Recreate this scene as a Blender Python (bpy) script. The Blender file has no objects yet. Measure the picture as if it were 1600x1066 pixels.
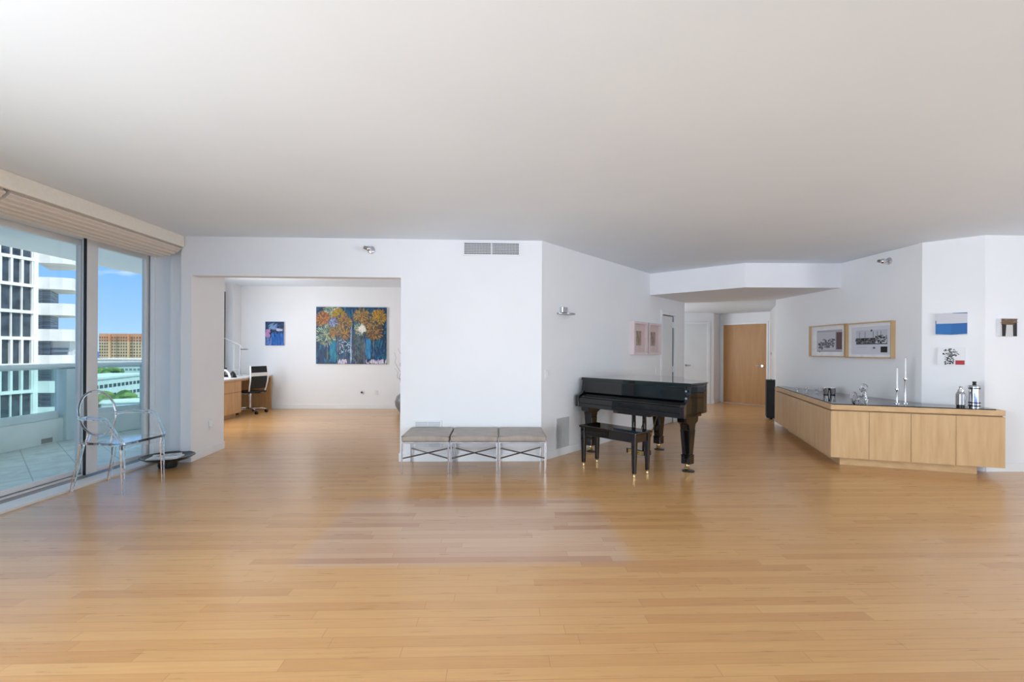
import bpy, bmesh, math, random
from mathutils import Vector, Matrix
PI = math.pi
scn = bpy.context.scene
C = scn.collection

# ---------------------------------------------------------------- camera
PHI = 0.0329; ROLL = 0.0053
cam_d = bpy.data.cameras.new('camera'); cam = bpy.data.objects.new('camera', cam_d); C.objects.link(cam)
fw = Vector((math.sin(PHI), math.cos(PHI), 0)); r0 = Vector((math.cos(PHI), -math.sin(PHI), 0)); u0 = Vector((0, 0, 1))
rt = r0*math.cos(ROLL) + u0*math.sin(ROLL); up = -r0*math.sin(ROLL) + u0*math.cos(ROLL)
cam.matrix_world = Matrix(((rt.x, up.x, -fw.x, 0), (rt.y, up.y, -fw.y, 0), (rt.z, up.z, -fw.z, 1.35), (0, 0, 0, 1)))
cam_d.sensor_width = 36; cam_d.lens = 36*730/1600; cam_d.shift_y = 15.4/1600
cam_d.clip_start = .05; cam_d.clip_end = 8000
scn.camera = cam
vs = scn.view_settings
scn.display_settings.display_device = 'sRGB'
vs.view_transform = 'Standard'; vs.look = 'None'; vs.gamma = 1; vs.use_curve_mapping = False
vs.exposure = 0.08

def lin(c):
    return tuple((v/255/12.92 if v/255 <= .04045 else ((v/255+.055)/1.055)**2.4) for v in c)

# ---------------------------------------------------------------- sky
w = bpy.data.worlds.new('sky'); scn.world = w; w.use_nodes = True
nt = w.node_tree; nt.nodes.clear()
def N(nt, t, **k):
    n = nt.nodes.new(t)
    for a, b in k.items(): setattr(n, a, b)
    return n
out = N(nt, 'ShaderNodeOutputWorld'); bg = N(nt, 'ShaderNodeBackground'); tc = N(nt, 'ShaderNodeTexCoord')
sep = N(nt, 'ShaderNodeSeparateXYZ'); nt.links.new(tc.outputs['Generated'], sep.inputs[0])
ramp = N(nt, 'ShaderNodeValToRGB'); nt.links.new(sep.outputs['Z'], ramp.inputs[0])
e = ramp.color_ramp.elements
e[0].position = 0.0; e[0].color = (*lin((190, 222, 252)), 1)
e[1].position = .7; e[1].color = (*lin((228, 238, 250)), 1)
x = e.new(.32); x.color = (*lin((112, 178, 252)), 1)
x = e.new(.05); x.color = (*lin((165, 208, 252)), 1)
x = e.new(.17); x.color = (*lin((118, 182, 252)), 1)
mp = N(nt, 'ShaderNodeMapping'); mp.inputs['Scale'].default_value = (3.2, 3.2, 14); mp.inputs['Location'].default_value = (1.3, .4, .35)
nt.links.new(tc.outputs['Generated'], mp.inputs[0])
cl = N(nt, 'ShaderNodeTexNoise'); cl.inputs['Scale'].default_value = 1.5; cl.inputs['Detail'].default_value = 7
nt.links.new(mp.outputs[0], cl.inputs['Vector'])
cr = N(nt, 'ShaderNodeValToRGB'); cr.color_ramp.elements[0].position = .56; cr.color_ramp.elements[1].position = .68
nt.links.new(cl.outputs[0], cr.inputs[0])
mx = N(nt, 'ShaderNodeMixRGB'); mx.inputs[2].default_value = (.95, .97, 1, 1)
nt.links.new(cr.outputs[0], mx.inputs[0]); nt.links.new(ramp.outputs[0], mx.inputs[1])
nt.links.new(mx.outputs[0], bg.inputs[0]); bg.inputs[1].default_value = 1.1
nt.links.new(bg.outputs[0], out.inputs[0])

# ---------------------------------------------------------------- sun, daylight and added fill lamps
sd = bpy.data.lights.new('sun', 'SUN'); sd.energy = 3.6; sd.angle = .009; sd.color = (1, .97, .92)
sun = bpy.data.objects.new('sun', sd); C.objects.link(sun)
sun.rotation_euler = Vector((-.62, .38, -.75)).to_track_quat('-Z', 'Y').to_euler()
def area(name, loc, to, sx, sy, pw, col=(1, 1, 1)):
    d = bpy.data.lights.new(name, 'AREA'); d.shape = 'RECTANGLE'; d.size = sx; d.size_y = sy; d.energy = pw; d.color = col
    o = bpy.data.objects.new(name, d); C.objects.link(o); o.location = loc
    o.rotation_euler = Vector(to).to_track_quat('-Z', 'Z').to_euler()
    return o
# added area lamps: left and office for window daylight, the rest unseen fill
area('ceiling_fill_rear', (1.2, -3.38, .7), (0, 1, 1.35), 9.5, 1.2, 128, (.66, .82, 1))  # unseen up-light added to brighten the ceiling
area('fill_right', (7.4, .5, 1.3), (-1, .8, .12), 5.0, 2.0, 185, (.88, .94, 1)).data.spread = 2.2  # fill lamp added out of view, no window on this side
area('daylight_left', (-3.98, -.3, 1.2), (1, .40, .07), 6.0, 2.0, 375, (.86, .93, 1)).data.spread = 2.2
area('fill_foyer', (2.5, 10.8, 1.5), (1, .0, .0), 1.4, 1.6, 34, (.86, .93, 1))  # fill lamp added in the hidden part of the foyer
area('daylight_office', (-5.02, 7.95, 1.5), (1, .45, .05), 1.5, 1.9, 88, (.92, .96, 1))

# ---------------------------------------------------------------- materials
def mat(name, col, rough=.5, metal=0, spec=.5, coat=0, trans=0, ior=1.45, emit=None):
    m = bpy.data.materials.new(name); m.use_nodes = True
    b = m.node_tree.nodes['Principled BSDF']
    b.inputs['Base Color'].default_value = (*lin(col), 1); b.inputs['Roughness'].default_value = rough
    b.inputs['Metallic'].default_value = metal; b.inputs['Specular IOR Level'].default_value = spec
    b.inputs['Coat Weight'].default_value = coat; b.inputs['Coat Roughness'].default_value = .05
    b.inputs['Transmission Weight'].default_value = trans; b.inputs['IOR'].default_value = ior
    return m
def varied(m, c1, c2, scale=(1, 1, 1), nscale=4, detail=5, bump=0, p0=.35, p1=.65):
    t = m.node_tree; b = t.nodes['Principled BSDF']
    tc = N(t, 'ShaderNodeTexCoord'); mp = N(t, 'ShaderNodeMapping'); mp.inputs['Scale'].default_value = scale
    n = N(t, 'ShaderNodeTexNoise'); n.inputs['Scale'].default_value = nscale; n.inputs['Detail'].default_value = detail
    r = N(t, 'ShaderNodeValToRGB'); r.color_ramp.elements[0].position = p0; r.color_ramp.elements[1].position = p1
    r.color_ramp.elements[0].color = (*lin(c1), 1); r.color_ramp.elements[1].color = (*lin(c2), 1)
    t.links.new(tc.outputs['Object'], mp.inputs[0]); t.links.new(mp.outputs[0], n.inputs['Vector'])
    t.links.new(n.outputs[0], r.inputs[0]); t.links.new(r.outputs[0], b.inputs['Base Color'])
    if bump:
        bp = N(t, 'ShaderNodeBump'); bp.inputs['Strength'].default_value = bump; bp.inputs['Distance'].default_value = .01
        t.links.new(n.outputs[0], bp.inputs['Height']); t.links.new(bp.outputs[0], b.inputs['Normal'])
    return m
WALL = varied(mat('wall_paint', (232, 232, 232), .65), (238, 238, 239), (241, 241, 242), nscale=1.3, bump=.02)
CEIL = varied(mat('ceiling_paint', (243, 243, 243), .75), (232, 240, 249), (235, 243, 251), nscale=1, bump=.02)
TRIM = varied(mat('white_trim', (236, 237, 238), .35), (234, 235, 236), (238, 239, 240), nscale=3)
DOORW = varied(mat('white_door', (225, 227, 228), .4), (222, 224, 226), (228, 230, 231), nscale=2)
ALU = varied(mat('white_aluminium', (214, 211, 210), .35), (222, 220, 219), (228, 226, 225), nscale=3)
ALUG = varied(mat('grey_aluminium', (150, 145, 143), .35, .3), (140, 136, 134), (156, 151, 149), nscale=3)
DARKGAP = varied(mat('dark_gasket_gap_shade', (35, 34, 34), .6), (30, 29, 29), (40, 39, 39), nscale=5)
CHROME = varied(mat('chrome', (215, 215, 218), .08, 1), (205, 205, 208), (225, 225, 228), nscale=6)
STEEL = varied(mat('brushed_steel', (160, 160, 160), .3, 1), (145, 145, 145), (172, 172, 172), (1, 1, 20), 4)
BRASS = varied(mat('brass', (214, 180, 105), .22, 1), (216, 196, 146), (230, 210, 162), nscale=8)
BLACKG = varied(mat('black_gloss', (10, 10, 12), .06, 0, .6, .6), (8, 8, 10), (13, 13, 15), nscale=3)
BLACKM = varied(mat('black_matt', (22, 23, 25), .5), (17, 18, 20), (27, 28, 30), nscale=9)
BLACKP = varied(mat('black_plastic', (20, 20, 22), .35), (16, 16, 18), (24, 24, 26), nscale=9)
FABRIC = varied(mat('taupe_leather', (158, 150, 142), .42), (152, 141, 130), (166, 155, 144), nscale=12, bump=.1)
VALM = varied(mat('cream_fabric', (240, 233, 220), .85), (238, 231, 218), (242, 235, 222), (1, 1, 1), 30)
SHADE = varied(mat('shade_fabric', (212, 201, 188), .9), (222, 211, 199), (227, 216, 204), (1, 1, 1), 40)
CONC = varied(mat('balcony_paint', (215, 222, 216), .8), (206, 214, 208), (222, 229, 223), nscale=2, bump=.05)
RAILM = varied(mat('rail_paint', (205, 216, 215), .4), (200, 212, 211), (210, 221, 220), nscale=2)
PAPER = varied(mat('paper', (238, 238, 240), .7), (232, 232, 235), (243, 243, 244), nscale=9)
PINK = varied(mat('blush_frame', (226, 208, 206), .5), (222, 203, 201), (230, 213, 211), nscale=4)
PINKD = varied(mat('blush_mat', (216, 194, 192), .6), (211, 188, 186), (220, 199, 197), nscale=6)
CLAY = varied(mat('brown_print', (150, 128, 112), .7), (120, 100, 86), (188, 168, 150), (40, 40, 10), 1.5)
WHITEPL = varied(mat('white_plastic', (235, 235, 233), .3), (232, 232, 230), (238, 238, 236), nscale=6)
GREYPL = varied(mat('vent_grey', (176, 176, 176), .5), (196, 196, 196), (206, 206, 206), nscale=6)
WAX = varied(mat('white_wax', (240, 240, 238), .4), (236, 236, 234), (244, 244, 242), nscale=6)
DARKG = mat('dark_glass', (16, 17, 19), .04, 0, .8)
varied(DARKG, (14, 15, 17), (19, 20, 22), nscale=4)
def wood(name, c1, c2, along='z', rough=.35, k=1.0):
    m = mat(name, c1, rough); s = {'z': (9, 9, .9), 'x': (.9, 9, 9), 'y': (9, .9, 9)}[along]
    varied(m, c1, c2, tuple(v*k for v in s), 2.2, 8, 0, .3, .7)
    return m
MAPLE = wood('light_maple', (196, 158, 112), (214, 178, 133))
MAPLEX = wood('light_maple_rail', (196, 158, 112), (214, 178, 133), 'x')
OAKE = wood('oak_edge', (150, 105, 62), (172, 124, 78), 'y')
DOORO = wood('oak_door', (176, 128, 78), (190, 143, 91), 'z', .4, .6)
OAKF = wood('oak_frame', (196, 164, 120), (212, 180, 138), 'z')
DESKW = wood('desk_maple', (196, 150, 98), (212, 168, 116))

def clear(name, col, fres=.08, tint=1.0):
    m = bpy.data.materials.new(name); m.use_nodes = True; t = m.node_tree; t.nodes.clear()
    o = N(t, 'ShaderNodeOutputMaterial'); tr = N(t, 'ShaderNodeBsdfTransparent'); g = N(t, 'ShaderNodeBsdfGlossy')
    g.inputs['Roughness'].default_value = .02; tr.inputs[0].default_value = (*[v*tint for v in lin(col)], 1)
    lw = N(t, 'ShaderNodeLayerWeight'); lw.inputs[0].default_value = .12
    mm = N(t, 'ShaderNodeMath', operation='MULTIPLY_ADD'); mm.inputs[1].default_value = .5; mm.inputs[2].default_value = fres
    s = N(t, 'ShaderNodeMixShader'); t.links.new(lw.outputs['Fresnel'], mm.inputs[0]); t.links.new(mm.outputs[0], s.inputs[0])
    mm.use_clamp = True
    t.links.new(tr.outputs[0], s.inputs[1]); t.links.new(g.outputs[0], s.inputs[2]); t.links.new(s.outputs[0], o.inputs[0])
    return m
PANE = clear('window_glass', (248, 252, 252), .02)
RAILG = clear('balustrade_glass', (226, 246, 246), .03)
ACRY = mat('clear_acrylic', (250, 251, 253), .03, trans=1, ior=1.4)
GLASS = mat('clear_glass', (250, 250, 252), .01, trans=1, ior=1.5)
RIBG = mat('ribbed_grey_glass', (170, 170, 172), .2, .4)
varied(RIBG, (150, 150, 153), (184, 184, 186), (1, 1, 60), 2)
TINT = mat('tinted_window', (60, 62, 66), .1, 0, .7); varied(TINT, (52, 54, 58), (72, 74, 78), nscale=2)

def floor_mat():
    m = mat('maple_floor', (200, 150, 100), .22, spec=.5, coat=.35); t = m.node_tree; b = t.nodes['Principled BSDF']
    tc = N(t, 'ShaderNodeTexCoord'); L = t.links.new
    br = N(t, 'ShaderNodeTexBrick'); br.offset = .37; br.offset_frequency = 2
    br.inputs['Scale'].default_value = 1; br.inputs['Brick Width'].default_value = 1.15; br.inputs['Row Height'].default_value = .0765
    br.inputs['Mortar Size'].default_value = .0012; br.inputs['Mortar Smooth'].default_value = .2; br.inputs['Bias'].default_value = 0
    br.inputs['Color1'].default_value = (0, 0, 0, 1); br.inputs['Color2'].default_value = (1, 1, 1, 1); br.inputs['Mortar'].default_value = (.5, .5, .5, 1)
    # shift every row by its own amount
    sp = N(t, 'ShaderNodeSeparateXYZ'); L(tc.outputs['Object'], sp.inputs[0])
    dv = N(t, 'ShaderNodeMath', operation='DIVIDE'); dv.inputs[1].default_value = .0765; L(sp.outputs['Y'], dv.inputs[0])
    fl = N(t, 'ShaderNodeMath', operation='FLOOR'); L(dv.outputs[0], fl.inputs[0])
    wn = N(t, 'ShaderNodeTexWhiteNoise', noise_dimensions='1D'); L(fl.outputs[0], wn.inputs['W'])
    sc = N(t, 'ShaderNodeMath', operation='MULTIPLY_ADD'); sc.inputs[1].default_value = 1.7; L(wn.outputs['Value'], sc.inputs[0]); L(sp.outputs['X'], sc.inputs[2])
    cb = N(t, 'ShaderNodeCombineXYZ'); L(sc.outputs[0], cb.inputs[0]); L(sp.outputs['Y'], cb.inputs[1])
    L(cb.outputs[0], br.inputs['Vector'])
    bw = N(t, 'ShaderNodeRGBToBW'); L(br.outputs['Color'], bw.inputs[0])
    r = N(t, 'ShaderNodeValToRGB'); L(bw.outputs[0], r.inputs[0])
    el = r.color_ramp.elements; b.inputs['Coat Roughness'].default_value = .2
    el[0].color = (*lin((203, 152, 94)), 1); el[1].color = (*lin((214, 166, 108)), 1)
    a = el.new(.12); a.color = (*lin((198, 146, 89)), 1); a = el.new(.35); a.color = (*lin((207, 157, 99)), 1); a = el.new(.9); a.color = (*lin((211, 162, 104)), 1)
    mp = N(t, 'ShaderNodeMapping'); mp.inputs['Scale'].default_value = (1.5, 28, 1); L(cb.outputs[0], mp.inputs[0])
    g = N(t, 'ShaderNodeTexNoise'); g.inputs['Scale'].default_value = 2.2; g.inputs['Detail'].default_value = 8; L(mp.outputs[0], g.inputs['Vector'])
    gr = N(t, 'ShaderNodeMapRange'); gr.inputs['From Min'].default_value = .3; gr.inputs['From Max'].default_value = .7
    gr.inputs['To Min'].default_value = .93; gr.inputs['To Max'].default_value = 1.04; L(g.outputs[0], gr.inputs[0])
    mu = N(t, 'ShaderNodeMixRGB', blend_type='MULTIPLY'); mu.inputs[0].default_value = 1; L(r.outputs[0], mu.inputs[1]); L(gr.outputs[0], mu.inputs[2])
    # large patch kept paler and pinker where a rug lay for years
    def edge(sock, lo, hi, soft=.05):
        a = N(t, 'ShaderNodeMapRange', interpolation_type='SMOOTHSTEP'); a.inputs[1].default_value = lo-soft; a.inputs[2].default_value = lo+soft; L(sock, a.inputs[0])
        c = N(t, 'ShaderNodeMapRange', interpolation_type='SMOOTHSTEP'); c.inputs[1].default_value = hi+soft; c.inputs[2].default_value = hi-soft; L(sock, c.inputs[0])
        p = N(t, 'ShaderNodeMath', operation='MULTIPLY'); L(a.outputs[0], p.inputs[0]); L(c.outputs[0], p.inputs[1]); return p.outputs[0]
    ex = edge(sp.outputs['X'], -1.27, .89, .09); ey = edge(sp.outputs['Y'], 2.95, 4.27, .05)
    pm = N(t, 'ShaderNodeMath', operation='MULTIPLY'); L(ex, pm.inputs[0]); L(ey, pm.inputs[1])
    pf = N(t, 'ShaderNodeMath', operation='MULTIPLY'); pf.inputs[1].default_value = .9; L(pm.outputs[0], pf.inputs[0])
    r2 = N(t, 'ShaderNodeValToRGB'); L(bw.outputs[0], r2.inputs[0]); q = r2.color_ramp.elements
    q[0].color = (*lin((178, 134, 104)), 1); q[1].color = (*lin((210, 176, 146)), 1)
    a = q.new(.4); a.color = (*lin((197, 158, 128)), 1)
    mr = N(t, 'ShaderNodeMixRGB'); L(pf.outputs[0], mr.inputs[0]); L(mu.outputs[0], mr.inputs[1]); L(r2.outputs[0], mr.inputs[2])
    # seams
    mo = N(t, 'ShaderNodeMixRGB', blend_type='MULTIPLY'); mo.inputs[2].default_value = (.68, .62, .56, 1)
    L(br.outputs['Fac'], mo.inputs[0]); L(mr.outputs[0], mo.inputs[1]); L(mo.outputs[0], b.inputs['Base Color'])
    bp = N(t, 'ShaderNodeBump'); bp.inputs['Strength'].default_value = .15; bp.inputs['Distance'].default_value = .002; bp.invert = True
    L(br.outputs['Fac'], bp.inputs['Height']); L(bp.outputs[0], b.inputs['Normal'])
    rr = N(t, 'ShaderNodeMapRange'); rr.inputs['To Min'].default_value = .24; rr.inputs['To Max'].default_value = .34; L(g.outputs[0], rr.inputs[0]); L(rr.outputs[0], b.inputs['Roughness'])
    return m
FLOOR = floor_mat()
def tile_mat():
    m = mat('balcony_tile', (172, 190, 196), .35); t = m.node_tree; b = t.nodes['Principled BSDF']; L = t.links.new
    tc = N(t, 'ShaderNodeTexCoord'); mp = N(t, 'ShaderNodeMapping'); mp.inputs['Rotation'].default_value = (0, 0, .75); L(tc.outputs['Object'], mp.inputs[0])
    br = N(t, 'ShaderNodeTexBrick'); br.offset = 0; br.inputs['Scale'].default_value = 1; br.inputs['Brick Width'].default_value = .4; br.inputs['Row Height'].default_value = .4
    br.inputs['Mortar Size'].default_value = .006; br.inputs['Color1'].default_value = (*lin((206, 216, 212)), 1); br.inputs['Color2'].default_value = (*lin((216, 224, 219)), 1)
    br.inputs['Mortar'].default_value = (*lin((168, 178, 176)), 1); L(mp.outputs[0], br.inputs['Vector'])
    n = N(t, 'ShaderNodeTexNoise'); n.inputs['Scale'].default_value = 3; n.inputs['Detail'].default_value = 8; n.inputs['Distortion'].default_value = 1.5; L(mp.outputs[0], n.inputs['Vector'])
    r = N(t, 'ShaderNodeMapRange'); r.inputs['From Min'].default_value = .35; r.inputs['From Max'].default_value = .65; r.inputs['To Min'].default_value = .86; r.inputs['To Max'].default_value = 1.08; L(n.outputs[0], r.inputs[0])
    mu = N(t, 'ShaderNodeMixRGB', blend_type='MULTIPLY'); mu.inputs[0].default_value = 1; L(br.outputs[0], mu.inputs[1]); L(r.outputs[0], mu.inputs[2]); L(mu.outputs[0], b.inputs['Base Color'])
    return m
TILE = tile_mat()
def vcol(name, rough=.6):
    m = mat(name, (200, 200, 200), rough); t = m.node_tree
    a = N(t, 'ShaderNodeAttribute', attribute_name='Col'); t.links.new(a.outputs['Color'], t.nodes['Principled BSDF'].inputs['Base Color'])
    return m
PAINT = vcol('oil_paint', .5); PRINT = vcol('printed_paper', .7)

# ---------------------------------------------------------------- helpers
class MB:
    def __init__(s): s.v = []; s.f = []; s.c = []
    def add(s, vs, fs, col=None):
        o = len(s.v); s.v += [tuple(p) for p in vs]; s.f += [tuple(i+o for i in f) for f in fs]; s.c += [col]*len(fs); return s
    def box(s, x0, x1, y0, y1, z0, z1, col=None):
        v = [(x, y, z) for z in (z0, z1) for y in (y0, y1) for x in (x0, x1)]
        return s.add(v, [(0, 2, 3, 1), (4, 5, 7, 6), (0, 1, 5, 4), (2, 6, 7, 3), (0, 4, 6, 2), (1, 3, 7, 5)], col)
    def prism(s, poly, z0, z1):
        a = sum(poly[i][0]*poly[(i+1) % len(poly)][1]-poly[(i+1) % len(poly)][0]*poly[i][1] for i in range(len(poly)))
        if a < 0: poly = poly[::-1]
        n = len(poly); v = [(p[0], p[1], z0) for p in poly]+[(p[0], p[1], z1) for p in poly]
        return s.add(v, [tuple(range(n-1, -1, -1)), tuple(range(n, 2*n))]+[(i, (i+1) % n, n+(i+1) % n, n+i) for i in range(n)])
    def prism_x(s, poly, x0, x1):       # polygon in (y, z) extruded along x
        a = sum(poly[i][0]*poly[(i+1) % len(poly)][1]-poly[(i+1) % len(poly)][0]*poly[i][1] for i in range(len(poly)))
        if a < 0: poly = poly[::-1]
        n = len(poly); v = [(x0, p[0], p[1]) for p in poly]+[(x1, p[0], p[1]) for p in poly]
        return s.add(v, [tuple(range(n-1, -1, -1)), tuple(range(n, 2*n))]+[(i, (i+1) % n, n+(i+1) % n, n+i) for i in range(n)])
    def wall(s, p, q, th, z0, z1):      # th > 0: thickness to the left of p->q
        d = Vector((q[0]-p[0], q[1]-p[1])).normalized(); n = Vector((-d.y, d.x))*th
        return s.prism([p, q, (q[0]+n.x, q[1]+n.y), (p[0]+n.x, p[1]+n.y)], z0, z1)
    def taper(s, cx, cy, z0, z1, w0, w1, d0=None, d1=None):
        d0 = d0 or w0; d1 = d1 or w1
        v = [(cx+a*w0/2, cy+b*d0/2, z0) for a, b in ((-1, -1), (1, -1), (1, 1), (-1, 1))]+[(cx+a*w1/2, cy+b*d1/2, z1) for a, b in ((-1, -1), (1, -1), (1, 1), (-1, 1))]
        return s.add(v, [(3, 2, 1, 0), (4, 5, 6, 7)]+[(i, (i+1) % 4, 4+(i+1) % 4, 4+i) for i in range(4)])
    def lathe(s, prof, cx=0, cy=0, n=24, ax='z', cz=0):
        v = []; f = []
        for r, z in prof:
            for k in range(n):
                a = 2*PI*k/n; c_, s_ = max(r, 1e-4)*math.cos(a), max(r, 1e-4)*math.sin(a)
                v.append((cx+c_, cy+s_, cz+z) if ax == 'z' else ((cx+z, cy+c_, cz+s_) if ax == 'x' else (cx+s_, cy+z, cz+c_)))
        m = len(prof)
        for i in range(m-1):
            for k in range(n): f.append((i*n+k, i*n+(k+1) % n, (i+1)*n+(k+1) % n, (i+1)*n+k))
        f.append(tuple(range(n-1, -1, -1))); f.append(tuple((m-1)*n+k for k in range(n)))
        return s.add(v, f)
    def tube(s, pts, r, n=8, closed=False, flat=None):
        pts = [Vector(p) for p in pts]; m = len(pts); v = []; f = []
        rr = r if isinstance(r, (list, tuple)) else [r]*m
        prev = None
        for i, p in enumerate(pts):
            a = pts[(i-1) % m] if (i > 0 or closed) else p; b = pts[(i+1) % m] if (i < m-1 or closed) else p
            t = (b-a).normalized()
            if prev is None:
                h = Vector((0, 0, 1)) if abs(t.z) < .9 else Vector((1, 0, 0)); x = t.cross(h).normalized()
            else: x = (prev-t*prev.dot(t)).normalized()
            prev = x; y = t.cross(x)
            k2 = flat or 1
            for k in range(n):
                an = 2*PI*k/n+PI/n; v.append(p+x*math.cos(an)*rr[i]+y*math.sin(an)*rr[i]*k2)
        segs = m if closed else m-1
        for i in range(segs):
            j = (i+1) % m
            for k in range(n): f.append((i*n+k, i*n+(k+1) % n, j*n+(k+1) % n, j*n+k))
        if not closed: f.append(tuple(range(n-1, -1, -1))); f.append(tuple((m-1)*n+k for k in range(n)))
        return s.add(v, f)
    def quad(s, pts, col=None): return s.add(pts, [(0, 1, 2, 3)], col)
    def ball(s, c, r, n=12, k=8, sq=(1, 1, 1)):
        pr = [(r*math.sin(PI*i/k), -r*math.cos(PI*i/k)) for i in range(k+1)]
        o = len(s.v); s.lathe(pr, 0, 0, n)
        for i in range(o, len(s.v)):
            p = s.v[i]; s.v[i] = (c[0]+p[0]*sq[0], c[1]+p[1]*sq[1], c[2]+p[2]*sq[2])
        return s
    def build(s, name, m, parent=None, smooth=False, bevel=0, seg=2, label=None, world=False, xf=None):
        me = bpy.data.meshes.new(name)
        off = Vector((0, 0, 0))
        if world and parent: off = Vector(parent.location)
        vv = [Vector(p)-off for p in s.v]
        if xf: vv = [xf @ p for p in vv]
        me.from_pydata(vv, [], s.f)
        if any(c is not None for c in s.c):
            ca = me.color_attributes.new('Col', 'FLOAT_COLOR', 'CORNER'); i = 0
            for pi, p in enumerate(me.polygons):
                c = s.c[pi] or (200, 200, 200); L = (*lin(c), 1)
                for _ in p.loop_indices: ca.data[i].color = L; i += 1
        me.update(); me.validate()
        bm = bmesh.new(); bm.from_mesh(me); bmesh.ops.recalc_face_normals(bm, faces=bm.faces) if not any(c is not None for c in s.c) else None
        bm.to_mesh(me); bm.free()
        me.materials.append(m)
        if smooth:
            for p in me.polygons: p.use_smooth = True
        o = bpy.data.objects.new(name, me); C.objects.link(o)
        if parent: o.parent = parent
        if bevel:
            b = o.modifiers.new('bevel', 'BEVEL'); b.width = bevel; b.segments = seg; b.limit_method = 'ANGLE'; b.angle_limit = .6
        elif smooth:
            b = o.modifiers.new('edge', 'EDGE_SPLIT'); b.split_angle = .7
        if label: o['label'] = label
        return o
def tag(o, label, cat, group=None, kind=None):
    o['label'] = label; o['category'] = cat
    if group: o['group'] = group
    if kind: o['kind'] = kind
    return o
def thing(name, label, cat, loc=(0, 0, 0), rz=0, group=None):
    o = bpy.data.objects.new(name, None); C.objects.link(o); o.location = loc; o.rotation_euler = (0, 0, rz); o.empty_display_size = .1
    return tag(o, label, cat, group)
def struct(o):
    o['kind'] = 'structure'; return o
def copy_tree(o, parent=None):
    c = o.copy(); C.objects.link(c)
    if parent: c.parent = parent
    for ch in [q for q in bpy.data.objects if q.parent == o]: copy_tree(ch, c)
    return c

# ================================================================ THE SHELL
struct(MB().prism([(-4.2, -3.6), (7.65, -3.6), (7.65, 13.1), (-6.05, 13.1), (-6.05, 9.05), (-4.2, 6.85)], -.18, 0).build('floor', FLOOR))
struct(MB().prism([(-6.9, -5.6), (7.65, -5.6), (7.65, 5.95), (4.6, 9.7), (3.7, 9.40), (.45, 5.84), (-6.9, 5.84)], 2.7, 2.95).build('ceiling', CEIL))  # slab carried past the back wall, unseen overhang added to block the sun
struct(MB().prism([(-6.9, 5.84), (.5, 5.84), (4.6, 9.7), (7.65, 5.95), (7.65, 13.1), (-6.9, 13.1)], 2.8, 2.95).build('ceiling_rear', CEIL))
# wall facing the camera and the header above the office opening
mw = MB(); mw.box(-1.165, .42, 5.71, 5.86, 0, 2.8)
mw.prism([(.42, 5.71), (.55, 5.71), (.47, 5.86), (.42, 5.86)], 0, 2.8)
mw.box(-3.65, -1.165, 5.71, 5.86, 2.232, 2.8)
struct(mw.build('wall_front', WALL))
# deep pier left of the opening
mw = MB(); mw.prism([(-3.773, 5.71), (-3.65, 5.71), (-3.715, 6.5), (-3.87, 6.5)], 0, 2.8); mw.prism([(-3.955, 5.80), (-3.773, 5.80), (-3.86, 6.5), (-4.6, 7.3), (-4.5, 6.12), (-3.955, 6.0)], 0, 2.8)
struct(mw.build('wall_pier', WALL))
struct(MB().wall((-3.9, 6.5), (-5.98, 9.0), -.0+.12, -.1, 2.8).build('wall_facade', WALL))
# angled wall with the doorway
A = (.55, 5.71); B = (3.749, 9.22)
dA = Vector((B[0]-A[0], B[1]-A[1])).normalized(); nA = Vector((-dA.y, dA.x))
def al(t, off=0, z=0): return Vector((A[0]+dA.x*t-nA.x*off, A[1]+dA.y*t-nA.y*off, z))   # off towards the room
def tt(x): return (x-A[0])/dA.x
t0, t1, tE = tt(3.004), tt(3.39), (Vector(B)-Vector(A)).length
mw = MB()
mw.wall(A, al(t0)[:2], .14, 0, 2.8); mw.wall(al(t0)[:2], al(t1)[:2], .14, 2.03, 2.8); mw.wall(al(t1)[:2], B, .14, 0, 2.8)
struct(mw.build('wall_angled', WALL))
# soffit over the foyer
struct(MB().prism([(2.657, 8.025), (3.751, 6.954), (5.2, 6.9), (5.2, 8.55), (5.0, 8.72), (3.749, 9.22)], 2.33, 2.75).build('ceiling_soffit', WALL))
struct(MB().prism([(3.749, 9.22), (5.0, 8.62), (5.35, 8.5), (7.3, 11.5), (7.3, 13.1), (2.2, 13.1), (2.2, 9.4)], 2.37, 2.5).build('ceiling_foyer', CEIL))
mw = MB(); mw.box(5.2, 5.34, 5.55, 8.55, 0, 2.8); mw.prism([(5.2, 5.55), (5.566, 5.15), (5.68, 5.25), (5.34, 5.62)], 0, 2.8)
struct(mw.build('wall_right', WALL))
struct(MB().box(5.566, 7.5, 5.15, 5.3, 0, 2.8).build('wall_alcove', WALL))
struct(MB().box(7.5, 7.65, -3.6, 5.3, 0, 2.8).build('wall_far_right', WALL))
# foyer walls
struct(MB().box(2.2, 5.68, 12.05, 12.15, 0, 2.5).build('wall_closet', WALL))
struct(MB().prism([(5.68, 12.05), (6.03, 12.456), (5.95, 12.55), (5.60, 12.12)], 0, 2.5).build('wall_foyer_corner', WALL))
D0 = Vector((6.03, 12.456)); D1 = Vector((6.84, 11.48)); dD = (D1-D0).normalized(); nD = Vector((-dD.y, dD.x))
def dl(t, off=0): return (D0.x+dD.x*t-nD.x*off, D0.y+dD.y*t-nD.y*off)
mw = MB(); mw.wall(tuple(D0), dl(.085), .12, 0, 2.5); mw.wall(dl(1.215), tuple(D1), .12, 0, 2.5); mw.wall(dl(.085), dl(1.215), .12, 2.09, 2.5)
struct(mw.build('wall_entry', WALL))
struct(MB().wall((6.84, 11.48), (5.34, 8.55), .12, 0, 2.5).build('wall_foyer_right', WALL))
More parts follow.
